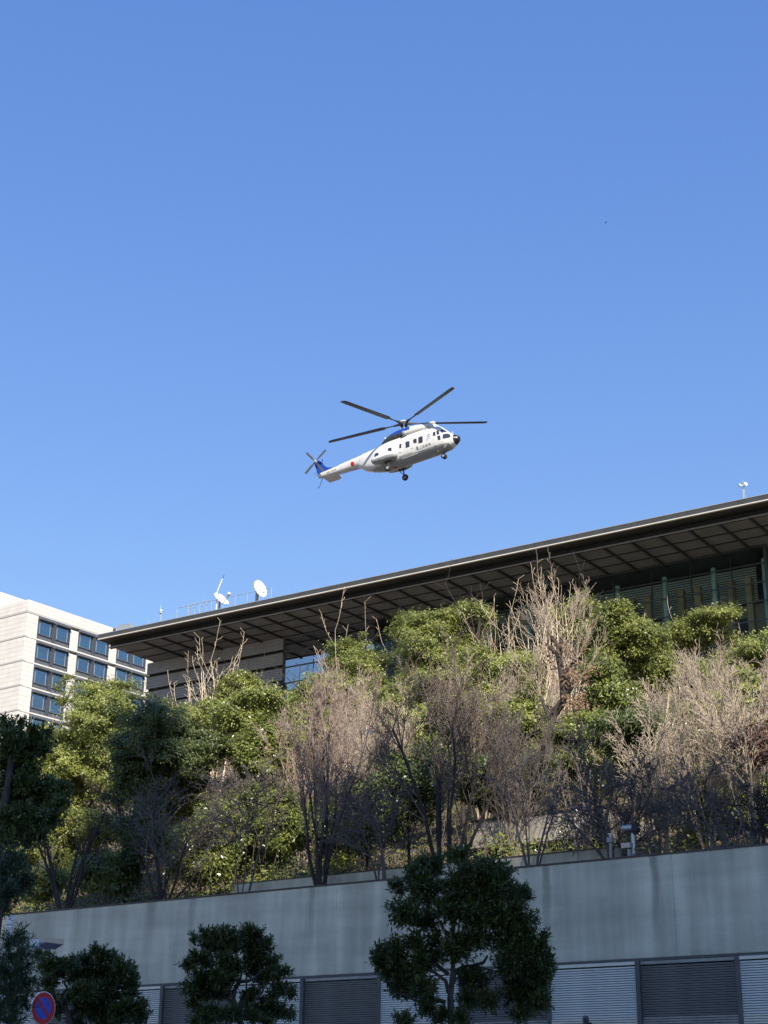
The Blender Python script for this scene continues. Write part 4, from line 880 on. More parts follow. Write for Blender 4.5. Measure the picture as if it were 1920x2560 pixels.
def sup(n, w, zt, zb, ex, yc=0.0):
    """ring of a super-ellipse section"""
    zc, h = (zt + zb) / 2, (zt - zb) / 2; out = []
    for i in range(n):
        a = 2 * math.pi * i / n; c, s = math.cos(a), math.sin(a)
        out.append((yc + w * math.copysign(abs(c) ** (2 / ex), c), zc + h * math.copysign(abs(s) ** (2 / ex), s)))
    return out
def loft(st, n=28, ex=3.2, mats=None, pick=None, sub=4, yc=0.0):
    """st: list of (x, halfwidth, ztop, zbot[, exponent])"""
    xs = [s[0] for s in st]; xx = []
    for i in range(len(st) - 1): xx += [xs[i] + (xs[i + 1] - xs[i]) * k / sub for k in range(sub)]
    xx.append(xs[-1]); sg = -1 if xs[0] > xs[-1] else 1; ax = np.array(xs) * sg
    def ip(x, k): return float(np.interp(x * sg, ax, [s[k] if k < 4 else (s[4] if len(s) > 4 else ex) for s in st]))
    V, F, mi = [], [], []
    prm = np.array([[ip(x, k) for k in (1, 2, 3, 4)] for x in xx])
    sm = prm.copy(); sm[1:-1] = 0.25 * prm[:-2] + 0.5 * prm[1:-1] + 0.25 * prm[2:]
    for x, (w, zt, zb, e_) in zip(xx, sm):
        for (y, z) in sup(n, max(w, 0.01), zt, zb, e_, yc): V.append((x, y, z))
    for k in range(len(xx) - 1):
        for i in range(n):
            j = (i + 1) % n; f = (k * n + i, k * n + j, (k + 1) * n + j, (k + 1) * n + i)
            if sg > 0: f = f[::-1]
            F.append(f); c = np.mean([V[q] for q in f], axis=0); mi.append(pick(c, sm[k]) if pick else 0)
    m = len(xx) - 1
    F.append(tuple(range(n)) if sg > 0 else tuple(range(n))[::-1]); mi.append(mi[0]); F.append(tuple(m * n + i for i in range(n))[::-1] if sg > 0 else tuple(m * n + i for i in range(n))); mi.append(mi[-1])
    return V, F, mi
def hmesh(name, V, F, mi, mats, parent=None, smooth=True):
    me = bpy.data.meshes.new(name); me.from_pydata([tuple(v) for v in V], [], F)
    for q in mats: me.materials.append(q)
    me.polygons.foreach_set('material_index', mi); me.polygons.foreach_set('use_smooth', [smooth] * len(F)); me.update()
    import bmesh
    bm = bmesh.new(); bm.from_mesh(me); bmesh.ops.recalc_face_normals(bm, faces=bm.faces); bm.to_mesh(me); bm.free()
    return link(name, me, parent or he)
hull = [(5.9, 0.04, -3.36, -3.46, 2.2), (5.78, 0.26, -3.16, -3.68, 2.2), (5.4, 0.52, -2.92, -3.92, 2.3), (5.0, 0.72, -2.62, -4.08, 2.5), (4.6, 0.88, -2.2, -4.15, 2.8), (4.2, 0.97, -1.78, -4.2, 2.7), (3.8, 1.03, -1.6, -4.24, 2.75),
        (3.2, 1.06, -1.52, -4.26, 2.8), (1.0, 1.07, -1.5, -4.28, 2.8), (-1.5, 1.07, -1.52, -4.28, 2.8), (-2.2, 1.04, -1.6, -4.26, 2.8), (-2.8, 0.98, -1.72, -4.16, 2.8), (-3.6, 0.86, -1.78, -3.95, 3.2), (-4.6, 0.74, -1.84, -3.6, 3.0), (-5.0, 0.66, -1.87, -3.3, 3.0), (-5.35, 0.6, -1.9, -3.02, 2.8), (-6.4, 0.52, -1.95, -2.96, 2.8), (-8.0, 0.4, -2.05, -2.86, 2.6), (-9.8, 0.28, -2.15, -2.72, 2.6), (-10.15, 0.2, -2.2, -2.66, 2.6)]
def hpick(c, p):
    if c[0] > 5.38: return 3
    if c[0] < -2.3 and c[2] > p[1] - 0.14: return 1
    if c[2] < -3.85 and -4.8 < c[0] < 5.0: return 2  # belly coloured grey to stand for the shade underneath
    return 0
Vh, Fh, mh = loft(hull, 32, 3.2, None, hpick, 4)
hb = hmesh('fuselage', Vh, Fh, mh, [M['hwhite'], M['hblue'], M['hgrey'], M['hblack']])
cowl = [(3.75, 0.3, -1.42, -1.75, 2.6), (3.3, 0.68, -1.16, -1.75, 3.0), (2.4, 0.84, -1.0, -1.75, 3.2), (1.4, 0.9, -0.86, -1.75, 3.2), (0.6, 0.9, -0.74, -1.75, 3.0), (-0.4, 0.86, -0.72, -1.75, 2.8), (-1.2, 0.76, -0.82, -1.75, 2.6), (-2.0, 0.56, -1.08, -1.78, 2.4), (-2.9, 0.3, -1.7, -1.85, 2.2)]
def cpick(c, p):
    if c[0] > 1.15: return 0
    if c[0] < 0.72 and c[2] < -1.13 - 0.17 * (c[0] + 1.0): return 2
    return 1 if c[2] > -1.32 or c[0] < 0.72 else 0
Vc, Fc_, mc = loft(cowl, 28, 3.0, None, cpick, 5)
cw = hmesh('engine_cowling', Vc, Fc_, mc, [M['hwhite'], M['hblue'], M['hdark']])
allV = [Vector(v) for v in Vh] + [Vector(v) for v in Vc]; allF = [tuple(f) for f in Fh] + [tuple(len(Vh) + i for i in f) for f in Fc_]
TREE = BVHTree.FromPolygons(allV, allF)
HO = Vector(HR.T @ (np.array([0, 0, EYE]) - HT))
def onhull(px, py, off):
    d = Vector(HR.T @ ray(px, py)).normalized(); h = TREE.ray_cast(HO, d)
    if h[0] is None: return None
    n = h[1] if h[1].dot(d) < 0 else -h[1]; return h[0] + n * off
def decal(name, pts, mt, parent=None, off=0.014, mirror=True):
    """pixel outline laid on the hull as a thin raised piece; mirrored to the other side"""
    ring = []
    for i in range(len(pts)):
        a, b = pts[i], pts[(i + 1) % len(pts)]
        for k in range(3): ring.append((a[0] + (b[0] - a[0]) * k / 3, a[1] + (b[1] - a[1]) * k / 3))
    c = (sum(p[0] for p in pts) / len(pts), sum(p[1] for p in pts) / len(pts))
    mid = [((p[0] + c[0]) / 2, (p[1] + c[1]) / 2) for p in ring]
    R1 = [onhull(*p, off) for p in ring]; R2 = [onhull(*p, off) for p in mid]; R0 = [onhull(*p, -0.01) for p in ring]; Cc = onhull(*c, off)
    if any(v is None for v in R1 + R2 + R0) or Cc is None: return None
    n = len(ring); V = R0 + R1 + R2 + [Cc]; F = []
    for i in range(n):
        j = (i + 1) % n; F += [(i, j, n + j, n + i), (n + i, n + j, 2 * n + j, 2 * n + i), (2 * n + i, 2 * n + j, 3 * n)]
    hmesh(name, V, F, [0] * len(F), [mt], parent, False)
    if mirror: hmesh(name, [(v[0], -v[1], v[2]) for v in V], [f[::-1] for f in F], [0] * len(F), [mt], parent, False)
def z2(*q): return [(940 + a / 6.9125, 1020 + b / 6.9125) for a, b in q]
def z3(*q): return [(740 + a / 6.9125, 1090 + b / 6.9125) for a, b in q]
def z1(*q): return [(740 + a / 3.318, 950 + b / 3.318) for a, b in q]
for w in (z2((732, 515), (765, 492), (805, 490), (808, 585), (790, 600), (735, 612)), z2((642, 560), (655, 537), (700, 530), (705, 600), (652, 612)), z2((508, 600), (520, 582), (578, 572), (580, 668), (515, 692)),
          z2((405, 640), (415, 622), (438, 620), (436, 690), (405, 698)), z2((207, 710), (220, 692), (268, 686), (268, 745), (215, 752)), z1((650, 625), (660, 608), (683, 602), (686, 628), (655, 643))):
    decal('cabin_window', w, M['hglass'])
for w in (z2((984, 422), (1022, 404), (1030, 478), (982, 480)), z2((1042, 394), (1082, 390), (1098, 452), (1050, 462)), z2((1057, 484), (1110, 472), (1116, 545), (1070, 556))): decal('cockpit_door_window', w, M['hglass'])
decal('windscreen', z2((1114, 378), (1150, 372), (1200, 388), (1232, 410), (1132, 430)), M['hglass'])
decal('quarter_window', z2((1152, 462), (1190, 442), (1250, 442), (1286, 465), (1290, 505), (1250, 517), (1152, 532)), M['hglass'])
decal('landing_light', z2((1167, 665), (1195, 640), (1214, 657), (1195, 688), (1174, 683)), M['hlamp'], off=0.03)
decal('landing_light', z2((1052, 737), (1083, 728), (1092, 748), (1066, 758)), M['hlamp'], off=0.03)
decal('belly_marking', z2((285, 1020), (330, 1012), (385, 1022), (378, 1036), (330, 1044), (290, 1036)), M['hred'], mirror=False)
decal('door_rail', z2((405, 842), (625, 766), (626, 771), (406, 848)), M['hblack']); decal('door_rail', z2((380, 775), (440, 765), (440, 771), (381, 781)), M['hblack'])
decal('step_ledge', z2((455, 880), (720, 778), (722, 788), (458, 892)), M['hwhite'], off=0.05)
decal('door_handle', z2((600, 698), (632, 692), (632, 697), (602, 703)), M['hblack'])
for w in (z2((872, 545), (887, 541), (889, 556), (875, 560)), z2((1012, 656), (1034, 651), (1036, 664), (1016, 669)), z2((700, 668), (712, 660), (714, 672), (704, 684)), z2((712, 700), (726, 690), (722, 728), (712, 722))): decal('vent', w, M['hdark'])
for w in (z2((872, 330), (890, 322), (892, 330), (874, 337)), z2((898, 322), (915, 315), (917, 322), (900, 330)), z2((922, 312), (938, 306), (940, 313), (924, 320)), z2((892, 362), (945, 345), (950, 353), (898, 370)), z2((846, 378), (858, 370), (868, 382), (856, 392))): decal('cowling_vent', w, M['hdark'])
cx_, cy_ = z3((977, 482))[0]
decal('red_roundel', [(cx_ + 5.0 * math.cos(a * math.pi / 8) , cy_ + 5.9 * math.sin(a * math.pi / 8)) for a in range(16)], M['hred'])
# lettering on both sides, raised from the skin
def text_on(name, body, x0, z0, length, h, side, mt, y_from):
    cu = bpy.data.curves.new(name, 'FONT'); cu.body = body; cu.size = 1.0; cu.resolution_u = 3
    to = bpy.data.objects.new(name, cu); COL.objects.link(to); bpy.context.view_layer.update()
    me = bpy.data.meshes.new_from_object(to.evaluated_get(bpy.context.evaluated_depsgraph_get())); bpy.data.objects.remove(to)
    V = np.array([v.co[:] for v in me.vertices]); lo, hi = V.min(0), V.max(0); out = []
    for v in V:
        u = (v[0] - lo[0]) / (hi[0] - lo[0]); t = (v[1] - lo[1]) / (hi[1] - lo[1]); x = x0 + (u if side < 0 else 1 - u) * length; z = z0 + t * h
        hit = TREE.ray_cast(Vector((x, 3.0 * side, z)), Vector((0, -side, 0))); y = hit[0][1] if hit[0] else y_from * side
        out.append((x, y + side * 0.012, z))
    for v, c in zip(me.vertices, out): v.co = c
    me.materials.append(mt); link(name, me, he)
for sd in (-1, 1):
    text_on('lettering', '\u9678\u4e0a\u81ea\u885b\u968a', 1.66, -3.66, 1.62, 0.27, sd, M['hmark'], 1.0)
    text_on('registration', 'JG-1024', -9.05, -2.62, 1.2, 0.2, sd, M['hdark'], 0.4)
# round emblem: open ring, swirl and bar
def strip(name, pts, w, mt, mirror=True):
    L_ = []
    for i in range(len(pts)):
        a = pts[max(0, i - 1)]; b = pts[min(len(pts) - 1, i + 1)]; dx, dy = b[0] - a[0], b[1] - a[1]; q = math.hypot(dx, dy); nx_, ny_ = -dy / q * w, dx / q * w
        L_.append((onhull(pts[i][0] + nx_, pts[i][1] + ny_, 0.012), onhull(pts[i][0] - nx_, pts[i][1] - ny_, 0.012)))
    if any(a is None or b is None for a, b in L_): return
    V = [v for ab in L_ for v in ab]; F = [(2 * i, 2 * i + 1, 2 * i + 3, 2 * i + 2) for i in range(len(L_) - 1)]
    hmesh(name, V, F, [0] * len(F), [mt], None, False)
    if mirror: hmesh(name, [(v[0], -v[1], v[2]) for v in V], [f[::-1] for f in F], [0] * len(F), [mt], None, False)
M['teal_mark'] = mat('emblem blue green', (0.06, 0.2, 0.26), 0.5, 0.05, 2)
ex_, ey_ = z2((912, 478))[0]
strip('emblem_ring', [(ex_ + 4.4 * math.cos(a), ey_ - 3.2 * math.sin(a) - 0.25 * 4.4 * math.cos(a)) for a in np.linspace(0.5, 5.9, 22)], 0.42, M['teal_mark'])
strip('emblem_swirl', [(ex_ + 2.0 * math.cos(a), ey_ - 2.0 * math.sin(a)) for a in np.linspace(0.4, 4.4, 12)], 0.4, M['teal_mark'])
strip('emblem_caption', z2((885, 527), (915, 522), (945, 516)), 0.35, M['teal_mark'])
M['seam'] = mat('panel seam', (0.3, 0.32, 0.33), 0.6, 0.1, 3)
for q in (z2((400, 650), (398, 740), (396, 838)), z2((488, 610), (490, 700), (494, 808)), z2((396, 648), (450, 628), (490, 610)), z2((625, 560), (628, 660), (634, 760)), z2((440, 596), (600, 535), (860, 440)), z2((960, 470), (1000, 560), (1010, 640)),
          z2((1010, 640), (1060, 660), (1120, 640)), z2((540, 950), (700, 895), (900, 830)), z2((400, 900), (402, 960), (404, 1010)), z2((690, 850), (720, 900), (745, 935)), z2((850, 800), (880, 840), (900, 870)), z3((1080, 500), (1090, 450), (1110, 410)), z3((760, 590), (770, 560), (790, 530)),
          z3((480, 660), (500, 690), (510, 720)), z2((700, 800), (820, 755), (930, 712)), z2((930, 790), (1000, 765), (1060, 740))):
    strip('panel_seam', q, 0.16, M['seam'])
# exhausts, intakes
for sy in (-1, 1):
    ex2 = MB().lathe([(0.16, 0.0), (0.24, 0.05), (0.27, 0.25), (0.27, 0.5), (0.23, 0.5), (0.2, 0.2)], (0.78, sy * 0.78, -1.52), (-1, sy * 0.35, 0.05), 18).build('exhaust', M['hgrey'], he)
    MB().lathe([(0.001, 0.3), (0.225, 0.3)], (0.78, sy * 0.78, -1.52), (-1, sy * 0.35, 0.05), 18).build('exhaust_mouth', M['hblack'], ex2)
    MB().lathe([(0.05, 0), (0.2, 0.02), (0.22, 0.3), (0.05, 0.32)], (2.55, sy * 0.5, -1.2), (1, 0, 0.1), 16).build('intake', M['hgrey'], he)
MB().box(3.0, 3.5, -0.5, -0.1, -1.18, -1.02).build('roof_fairing', M['hwhite'], he)
MB().lathe([(0.09, 0), (0.09, 0.1), (0.03, 0.14)], (-2.0, -0.35, -1.1), (0, 0, 1), 10).build('beacon', M['hwhite'], he)
# sponsons and main wheels
def wheel(c, r, w, nm='wheel', parent=None):
    t = MB().lathe([(r * 0.55, -w / 2), (r * 0.85, -w / 2), (r, -w / 4), (r, w / 4), (r * 0.85, w / 2), (r * 0.55, w / 2)], c, (0, 1, 0), 22).build(nm, M['tyre'], parent or he)
    MB().lathe([(0.001, -w * 0.42), (r * 0.3, -w * 0.46), (r * 0.56, -w * 0.4), (r * 0.56, w * 0.4), (r * 0.3, w * 0.46), (0.001, w * 0.42)], c, (0, 1, 0), 18).build('rim', M['hgrey'], t)
for sy in (-1, 1):
    sp = [(-0.25, 0.1, -3.45, -3.75, 2.2), (-0.45, 0.36, -3.25, -3.9, 2.4), (-0.9, 0.5, -3.12, -3.98, 2.6), (-1.6, 0.52, -3.12, -3.98, 2.8), (-2.4, 0.46, -3.2, -3.9, 2.8), (-2.95, 0.36, -3.32, -3.8, 2.6)]
    V, F, mi = loft(sp, 20, 2.6, None, lambda c, p: 1 if c[2] < -3.5 else 0, 3, sy * 1.38)  # lower half greyed, underside shade put into the colour
    so = hmesh('sponson', V, F, mi, [M['hwhite'], M['hgrey']])
    MB().box(-1.75, -0.95, sy * 1.3 - 0.2, sy * 1.3 + 0.2, -4.02, -3.9).build('wheel_well', M['hblack'], so)
    MB().tube((-1.3, sy * 1.35, -3.95), (-1.3, sy * 1.4, -4.7), 0.07, 0.06, 10).tube((-1.75, sy * 1.2, -3.95), (-1.32, sy * 1.38, -4.6), 0.04, 0.04, 8).build('main_gear_leg', M['hdark'], he)
    wheel((-1.3, sy * 1.55, -4.75), 0.32, 0.24, 'main_wheel')
MB().tube((4.0, 0, -4.15), (4.0, 0, -4.65), 0.07, 0.06, 10).tube((4.45, 0, -4.15), (4.03, 0, -4.5), 0.04, 0.04, 8).build('nose_gear_leg', M['hdark'], he)
for sy in (-1, 1): wheel((4.0, sy * 0.14, -4.7), 0.24, 0.16, 'nose_wheel')
# tail fin, stabiliser, skid, aerials
def plate(name, prof, y0, y1, mt):       # prof of (x, z)
    n = len(prof); V = [(x, y0, z) for x, z in prof] + [(x, y1, z) for x, z in prof]
    F = [tuple(range(n)), tuple(range(n, 2 * n))[::-1]] + [(i, n + i, n + (i + 1) % n, (i + 1) % n) for i in range(n)]
    return hmesh(name, V, F, [0] * len(F), [mt], None, False)
plate('tail_fin', [(-8.45, -2.02), (-9.0, -1.86), (-9.5, -1.45), (-9.75, -0.98), (-10.0, -0.78), (-10.45, -0.78), (-10.55, -1.0), (-10.35, -1.6), (-10.25, -2.2), (-9.9, -2.3)], -0.13, 0.13, M['hblue'])
MB().lathe([(0.1, 0), (0.22, 0.05), (0.24, 0.25), (0.12, 0.4)], (-10.0, -0.1, -1.08), (0, -1, 0), 14).build('tail_gearbox', M['hblue'], he)
MB().lathe([(0.02, -0.1), (0.07, -0.08), (0.07, 0.1), (0.02, 0.14)], (-9.62, 0, -0.86), (0, 0, 1), 10).build('tail_beacon', M['hblue'], he)
hmesh('stabiliser', [(-8.1, 0.2, -2.62), (-9.85, 0.2, -2.62), (-9.9, 1.5, -2.72), (-8.75, 1.5, -2.72), (-8.3, 1.3, -2.7), (-8.1, 0.2, -2.55), (-9.85, 0.2, -2.55), (-9.9, 1.5, -2.67), (-8.75, 1.5, -2.67), (-8.3, 1.3, -2.64)], [(0, 1, 2, 3, 4), (9, 8, 7, 6, 5), (0, 5, 6, 1), (1, 6, 7, 2), (2, 7, 8, 3), (3, 8, 9, 4), (4, 9, 5, 0)], [0] * 7, [M['hwhite']], None, False)
MB().path([(-9.7, 0, -2.7), (-9.95, 0, -3.1), (-10.2, 0, -3.55), (-10.45, 0, -3.62)], 0.03, 8).build('tail_skid', M['hdark'], he)
MB().path([(-7.6, -0.2, -2.9), (-7.7, -0.2, -3.12), (-5.6, -0.2, -3.1)], 0.016, 6).tube((-8.0, -0.2, -3.14), (-7.6, -0.2, -3.12), 0.016, 0.016, 6).build('aerial_wire', M['hblue'], he)
MB().path([(-10.2, -0.15, -1.9), (-10.6, -0.15, -2.05), (-9.9, -0.2, -2.75)], 0.014, 6).build('tail_aerial', M['hdark'], he)
MB().box(-6.2, -6.05, -0.02, 0.02, -1.95, -1.82).build('boom_aerial', M['hblue'], he)
MB().tube((5.35, -0.3, -2.85), (5.35, -0.36, -2.7), 0.04, 0.03, 8).build('wiper_post', M['hwhite'], he)
# main rotor
MB().tube((0, 0, -0.85), (0, 0, -0.1), 0.16, 0.14, 14).build('rotor_mast', M['hgrey'], he)
hub = MB().lathe([(0.2, -0.32), (0.42, -0.25), (0.5, -0.08), (0.42, 0.08), (0.2, 0.12)], (0, 0, 0), (0, 0, 1), 24).build('rotor_hub', M['hdark'], he)
MB().lathe([(0.5, 0.06), (0.44, 0.17), (0.28, 0.26), (0.1, 0.3), (0.001, 0.3)], (0, 0, 0), (0, 0, 1), 24).build('hub_cap', M['hwhite'], hub)
for i in range(5): MB().tube((0.3 * math.cos(i * 1.2566), 0.3 * math.sin(i * 1.2566), -0.78), (0.42 * math.cos(i * 1.2566 + .3), 0.42 * math.sin(i * 1.2566 + .3), -0.2), 0.03, 0.03, 6).build('pitch_link', M['galv'], hub)
BL = [(-22.6, 1.1), (-102.7, 0.9), (-172.3, 1.76), (37.8, -1.6), (112.0, 0.5)]; TB = [32, 128, 215, 303]
for az, fl in BL:
    a = math.radians(az); ca, sa, f = math.cos(a), math.sin(a), math.radians(fl); prof = []
    def bp_(r, c, z): return (ca * r - sa * c, sa * r + ca * c, math.sin(f) * r + z)
    MB().tube(bp_(0.35, 0, 0), bp_(1.0, 0, 0), 0.14, 0.1, 10).tube(bp_(1.0, 0, 0), bp_(1.75, 0.0, 0), 0.07, 0.06, 8).build('blade_sleeve', M['hdark'], he)
    V, F = [], []; st_ = [(1.6, 0.1), (1.95, 0.14), (2.15, 0.27), (7.6, 0.27), (7.9, 0.24), (8.1, 0.14)]
    for r, c in st_:
        tw = math.radians(9 - 1.0 * r)
        for (u, v) in ((-1, 0.0), (-0.3, 0.045), (0.6, 0.05), (1, 0.01), (0.6, -0.04), (-0.3, -0.035)):
            V.append(bp_(r, u * c - (0.12 if r > 8 else 0), v + u * c * math.tan(tw)))
    for k in range(len(st_) - 1):
        for i in range(6): F.append((k * 6 + i, k * 6 + (i + 1) % 6, (k + 1) * 6 + (i + 1) % 6, (k + 1) * 6 + i))
    F += [tuple(range(6)), tuple(range(30, 36))]
    hmesh('rotor_blade', V, F, [0] * len(F), [M['hblade']], None, False)
# tail rotor
th = MB().lathe([(0.001, -0.12), (0.16, -0.08), (0.18, 0.1), (0.1, 0.2), (0.001, 0.2)], (-10.0, -0.62, -1.1), (0, -1, 0), 16).build('tail_rotor_hub', M['hgrey'], he)
for az in TB:
    a = math.radians(az); ca, sa = math.cos(a), math.sin(a); V, F = [], []
    for r, c in ((0.12, 0.05), (0.4, 0.06), (0.55, 0.11), (1.5, 0.11), (1.58, 0.06)):
        for (u, v) in ((-1, 0.015), (1, 0.03), (1, -0.03), (-1, -0.015)):
            V.append((-10.0 + ca * r - sa * u * c, -0.7 + v + u * c * 0.12, -1.1 + sa * r + ca * u * c))
    for k in range(4):
        for i in range(4): F.append((k * 4 + i, k * 4 + (i + 1) % 4, (k + 1) * 4 + (i + 1) % 4, (k + 1) * 4 + i))
    F += [(0, 1, 2, 3), (16, 17, 18, 19)]
    hmesh('tail_rotor_blade', V, F, [0] * len(F), [M['hblade']], None, False)

# ------------------------------------------------------------------ street trees, sign, lamp, post, bird
def free(px, py, dist):
    r = ray(px, py); k = dist / math.hypot(r[0], r[1]); return np.array([0, 0, EYE]) + r * k, k / FPX
def sprigs(rng, C, D, per, ln, asp):
    """twig ends with long leaves in whorls"""
    n = len(C) * per; c = np.repeat(C, per, 0); d = np.repeat(D, per, 0); ct = np.repeat(rng.random(len(C)), per)
    c = c + d * rng.uniform(-0.10, 0.08, n)[:, None]
    ax = d * rng.uniform(0.25, 0.9, n)[:, None] + rng.normal(size=(n, 3)) * 0.62; ax /= np.linalg.norm(ax, axis=1)[:, None]
    nr = np.array([0, 0, 1.0]) + rng.normal(size=(n, 3)) * 0.45; nr -= ax * np.sum(nr * ax, 1)[:, None]; nr /= np.linalg.norm(nr, axis=1)[:, None] + 1e-9
    sd = np.cross(nr, ax); L = ln * rng.uniform(0.6, 1.2, n)[:, None]
    V = np.stack([c, c + ax * L * 0.55 + sd * L * asp * 0.5 + nr * L * 0.05, c + ax * L, c + ax * L * 0.55 - sd * L * asp * 0.5 + nr * L * 0.05], 1).reshape(-1, 3)
    return V, np.arange(n * 4).reshape(-1, 4), np.clip(ct * 0.5 + rng.random(n) * 0.5, 0, 1)
def street_tree(name, trunk_px, dist, blobs, mt, seed, label, limbs, per=13, ln=0.11, asp=0.3, dens=430, rt=0.12):
    """blobs: pixel ellipses (x, y, rx, ry) of the foliage pads; limbs: pixel polylines from the trunk"""
    P0, mpp = free(trunk_px[0], trunk_px[1], dist); rng = np.random.default_rng(seed); rg = random.Random(seed)
    e = empty(name, (P0[0], P0[1], 0.12), 0, label, 'tree')
    def L(px, py, dd=0.0):
        P, _ = free(px, py, dist + dd); return (P[0] - P0[0], P[1] - P0[1], P[2] - 0.12)
    CC, DD, segs = [], [], []
    for (bx, by, rx, ry) in blobs:
        dd = rng.uniform(-0.5, 0.5); c = np.array(L(bx, by, dd)); a, b = rx * mpp, ry * mpp; n = max(8, int(dens * a * b * 4))
        u = rng.normal(size=(n, 3)); u /= np.linalg.norm(u, axis=1)[:, None]; rad = (0.35 + 0.65 * rng.random(n) ** 0.45) * (1 + 0.16 * rng.normal(size=n))
        p = u * rad[:, None] * 0.93 * np.array([a, max(a, b) * 0.9, b]); CC.append(c + p); dv = u + np.array([0, 0, 0.45]); DD.append(dv / np.linalg.norm(dv, axis=1)[:, None])
        for i in range(0, n, 4):           # twigs feeding the pad
            q = c + p[i]; segs.append((tuple(c + p[i] * 0.15), tuple(q), 0.011, 0.006))
    C, D = np.concatenate(CC), np.concatenate(DD)
    V, F, ti = sprigs(rng, C, D, per, ln, asp); link('crown', np_mesh('crown', V, F, False, ti), e, mt)
    tw = link('twigs', tubes(segs, 'twigs'), e, M['bark_street']); tw['kind'] = 'stuff'; segs = []
    T = [(0, 0, -0.1)] + [L(*q) for q in trunk_px[2]]; r = rt
    for i in range(len(T) - 1): segs.append((T[i], T[i + 1], r, r * 0.82)); r *= 0.82
    link('trunk', tubes(segs, 'trunk'), e, M['bark_street'])
    for lm in limbs:
        dd = rg.uniform(-0.35, 0.35); r = lm[0]; segs = []
        Q = [L(lm[1][i][0], lm[1][i][1], dd * i / max(1, len(lm[1]) - 1)) for i in range(len(lm[1]))]
        for i in range(len(Q) - 1): segs.append((Q[i], Q[i + 1], r, r * 0.8)); r *= 0.8
        link('limb', tubes(segs, 'limb'), e, M['bark_street'])
    return e
M['bark_street'] = mat('street tree bark', (0.06, 0.052, 0.047), 0.9, 0.3, 8, 0.4, 25)
def Zf(a, b): return (880 + a / 3.072, 2120 + b / 3.072)
bl = [(600, 130, 130, 90), (830, 60, 90, 70), (1000, 180, 190, 100), (1170, 190, 80, 50), (480, 220, 90, 80), (350, 310, 60, 60), (560, 330, 150, 120), (850, 300, 180, 140),
      (1100, 340, 180, 110), (1290, 360, 90, 90), (400, 500, 120, 100), (560, 560, 120, 80), (760, 470, 150, 110), (960, 500, 170, 120), (1180, 520, 170, 110), (1340, 560, 80, 90),
      (230, 840, 90, 100), (340, 790, 90, 120), (500, 740, 90, 90), (640, 720, 70, 60), (800, 760, 130, 110), (960, 700, 100, 90), (1220, 700, 170, 120), (1420, 760, 110, 110), (1500, 880, 60, 90),
      (330, 960, 120, 90), (500, 900, 110, 80), (620, 860, 90, 60), (420, 1070, 150, 100), (560, 1080, 90, 110), (560, 1230, 70, 50), (1240, 880, 150, 120), (1430, 950, 110, 130), (930, 1010, 130, 90),
      (1300, 1100, 190, 140), (1440, 1160, 80, 90), (1290, 1270, 80, 60), (900, 1160, 110, 70), (1040, 1180, 90, 70), (680, 1290, 90, 60), (420, 1320, 90, 50), (840, 1300, 70, 60)]
bl = [(*Zf(a, b), c / 3.072, d / 3.072) for a, b, c, d in bl]
def pl(*q): return [Zf(*p) for p in q]
street_tree('street_tree', (*Zf(760, 1340), pl((762, 1700), (765, 1340), (755, 1150), (770, 1000), (780, 850), (770, 700), (790, 550))), 30.0, bl, M['leaf_street'], 101,
    'largest dark clipped evergreen street tree with layered foliage pads and open limbs',
    [(0.05, pl((740, 970), (690, 930), (640, 880), (560, 860), (430, 830), (370, 775))), (0.045, pl((740, 1110), (720, 1020), (640, 960), (540, 910))), (0.045, pl((780, 1040), (790, 950), (850, 910), (940, 900), (1040, 930), (1120, 950))),
     (0.035, pl((940, 900), (1010, 880), (1040, 830))), (0.05, pl((720, 1185), (640, 1165), (500, 1180), (420, 1130), (340, 1115))), (0.04, pl((770, 700), (700, 620), (680, 560))), (0.03, pl((760, 380), (770, 260), (790, 190), (880, 150))), (0.03, pl((640, 370), (630, 270), (615, 210))), (0.04, pl((780, 850), (860, 700), (960, 640), (1000, 560)))])
def Zg(a, b): return (400 + a / 2.9625, 2260 + b / 2.9625)
bl = [(320, 215, 40, 35), (250, 255, 40, 30), (450, 220, 90, 50), (540, 250, 80, 60), (640, 210, 60, 50), (725, 215, 50, 45), (370, 300, 90, 60), (500, 320, 110, 60), (680, 300, 110, 70), (800, 300, 50, 50), (280, 400, 60, 50), (190, 450, 50, 40),
      (330, 420, 70, 60), (480, 420, 90, 60), (560, 460, 60, 50), (700, 410, 110, 80), (830, 430, 60, 60), (900, 500, 60, 40), (820, 530, 70, 55), (690, 500, 60, 50), (280, 520, 50, 40), (350, 560, 90, 60), (470, 560, 100, 80), (220, 620, 60, 60), (320, 640, 100, 70), (450, 650, 80, 60), (260, 730, 60, 50),
      (760, 560, 60, 50), (900, 640, 90, 50), (970, 650, 45, 45), (820, 690, 50, 30), (680, 660, 60, 50), (760, 760, 90, 60), (880, 800, 100, 50), (960, 820, 40, 30), (640, 740, 70, 60), (350, 820, 90, 70), (500, 820, 90, 60), (680, 830, 60, 60), (260, 880, 60, 40), (780, 860, 60, 40)]
bl = [(*Zg(a, b), c / 2.9625, d / 2.9625) for a, b, c, d in bl]
def pg(*q): return [Zg(*p) for p in q]
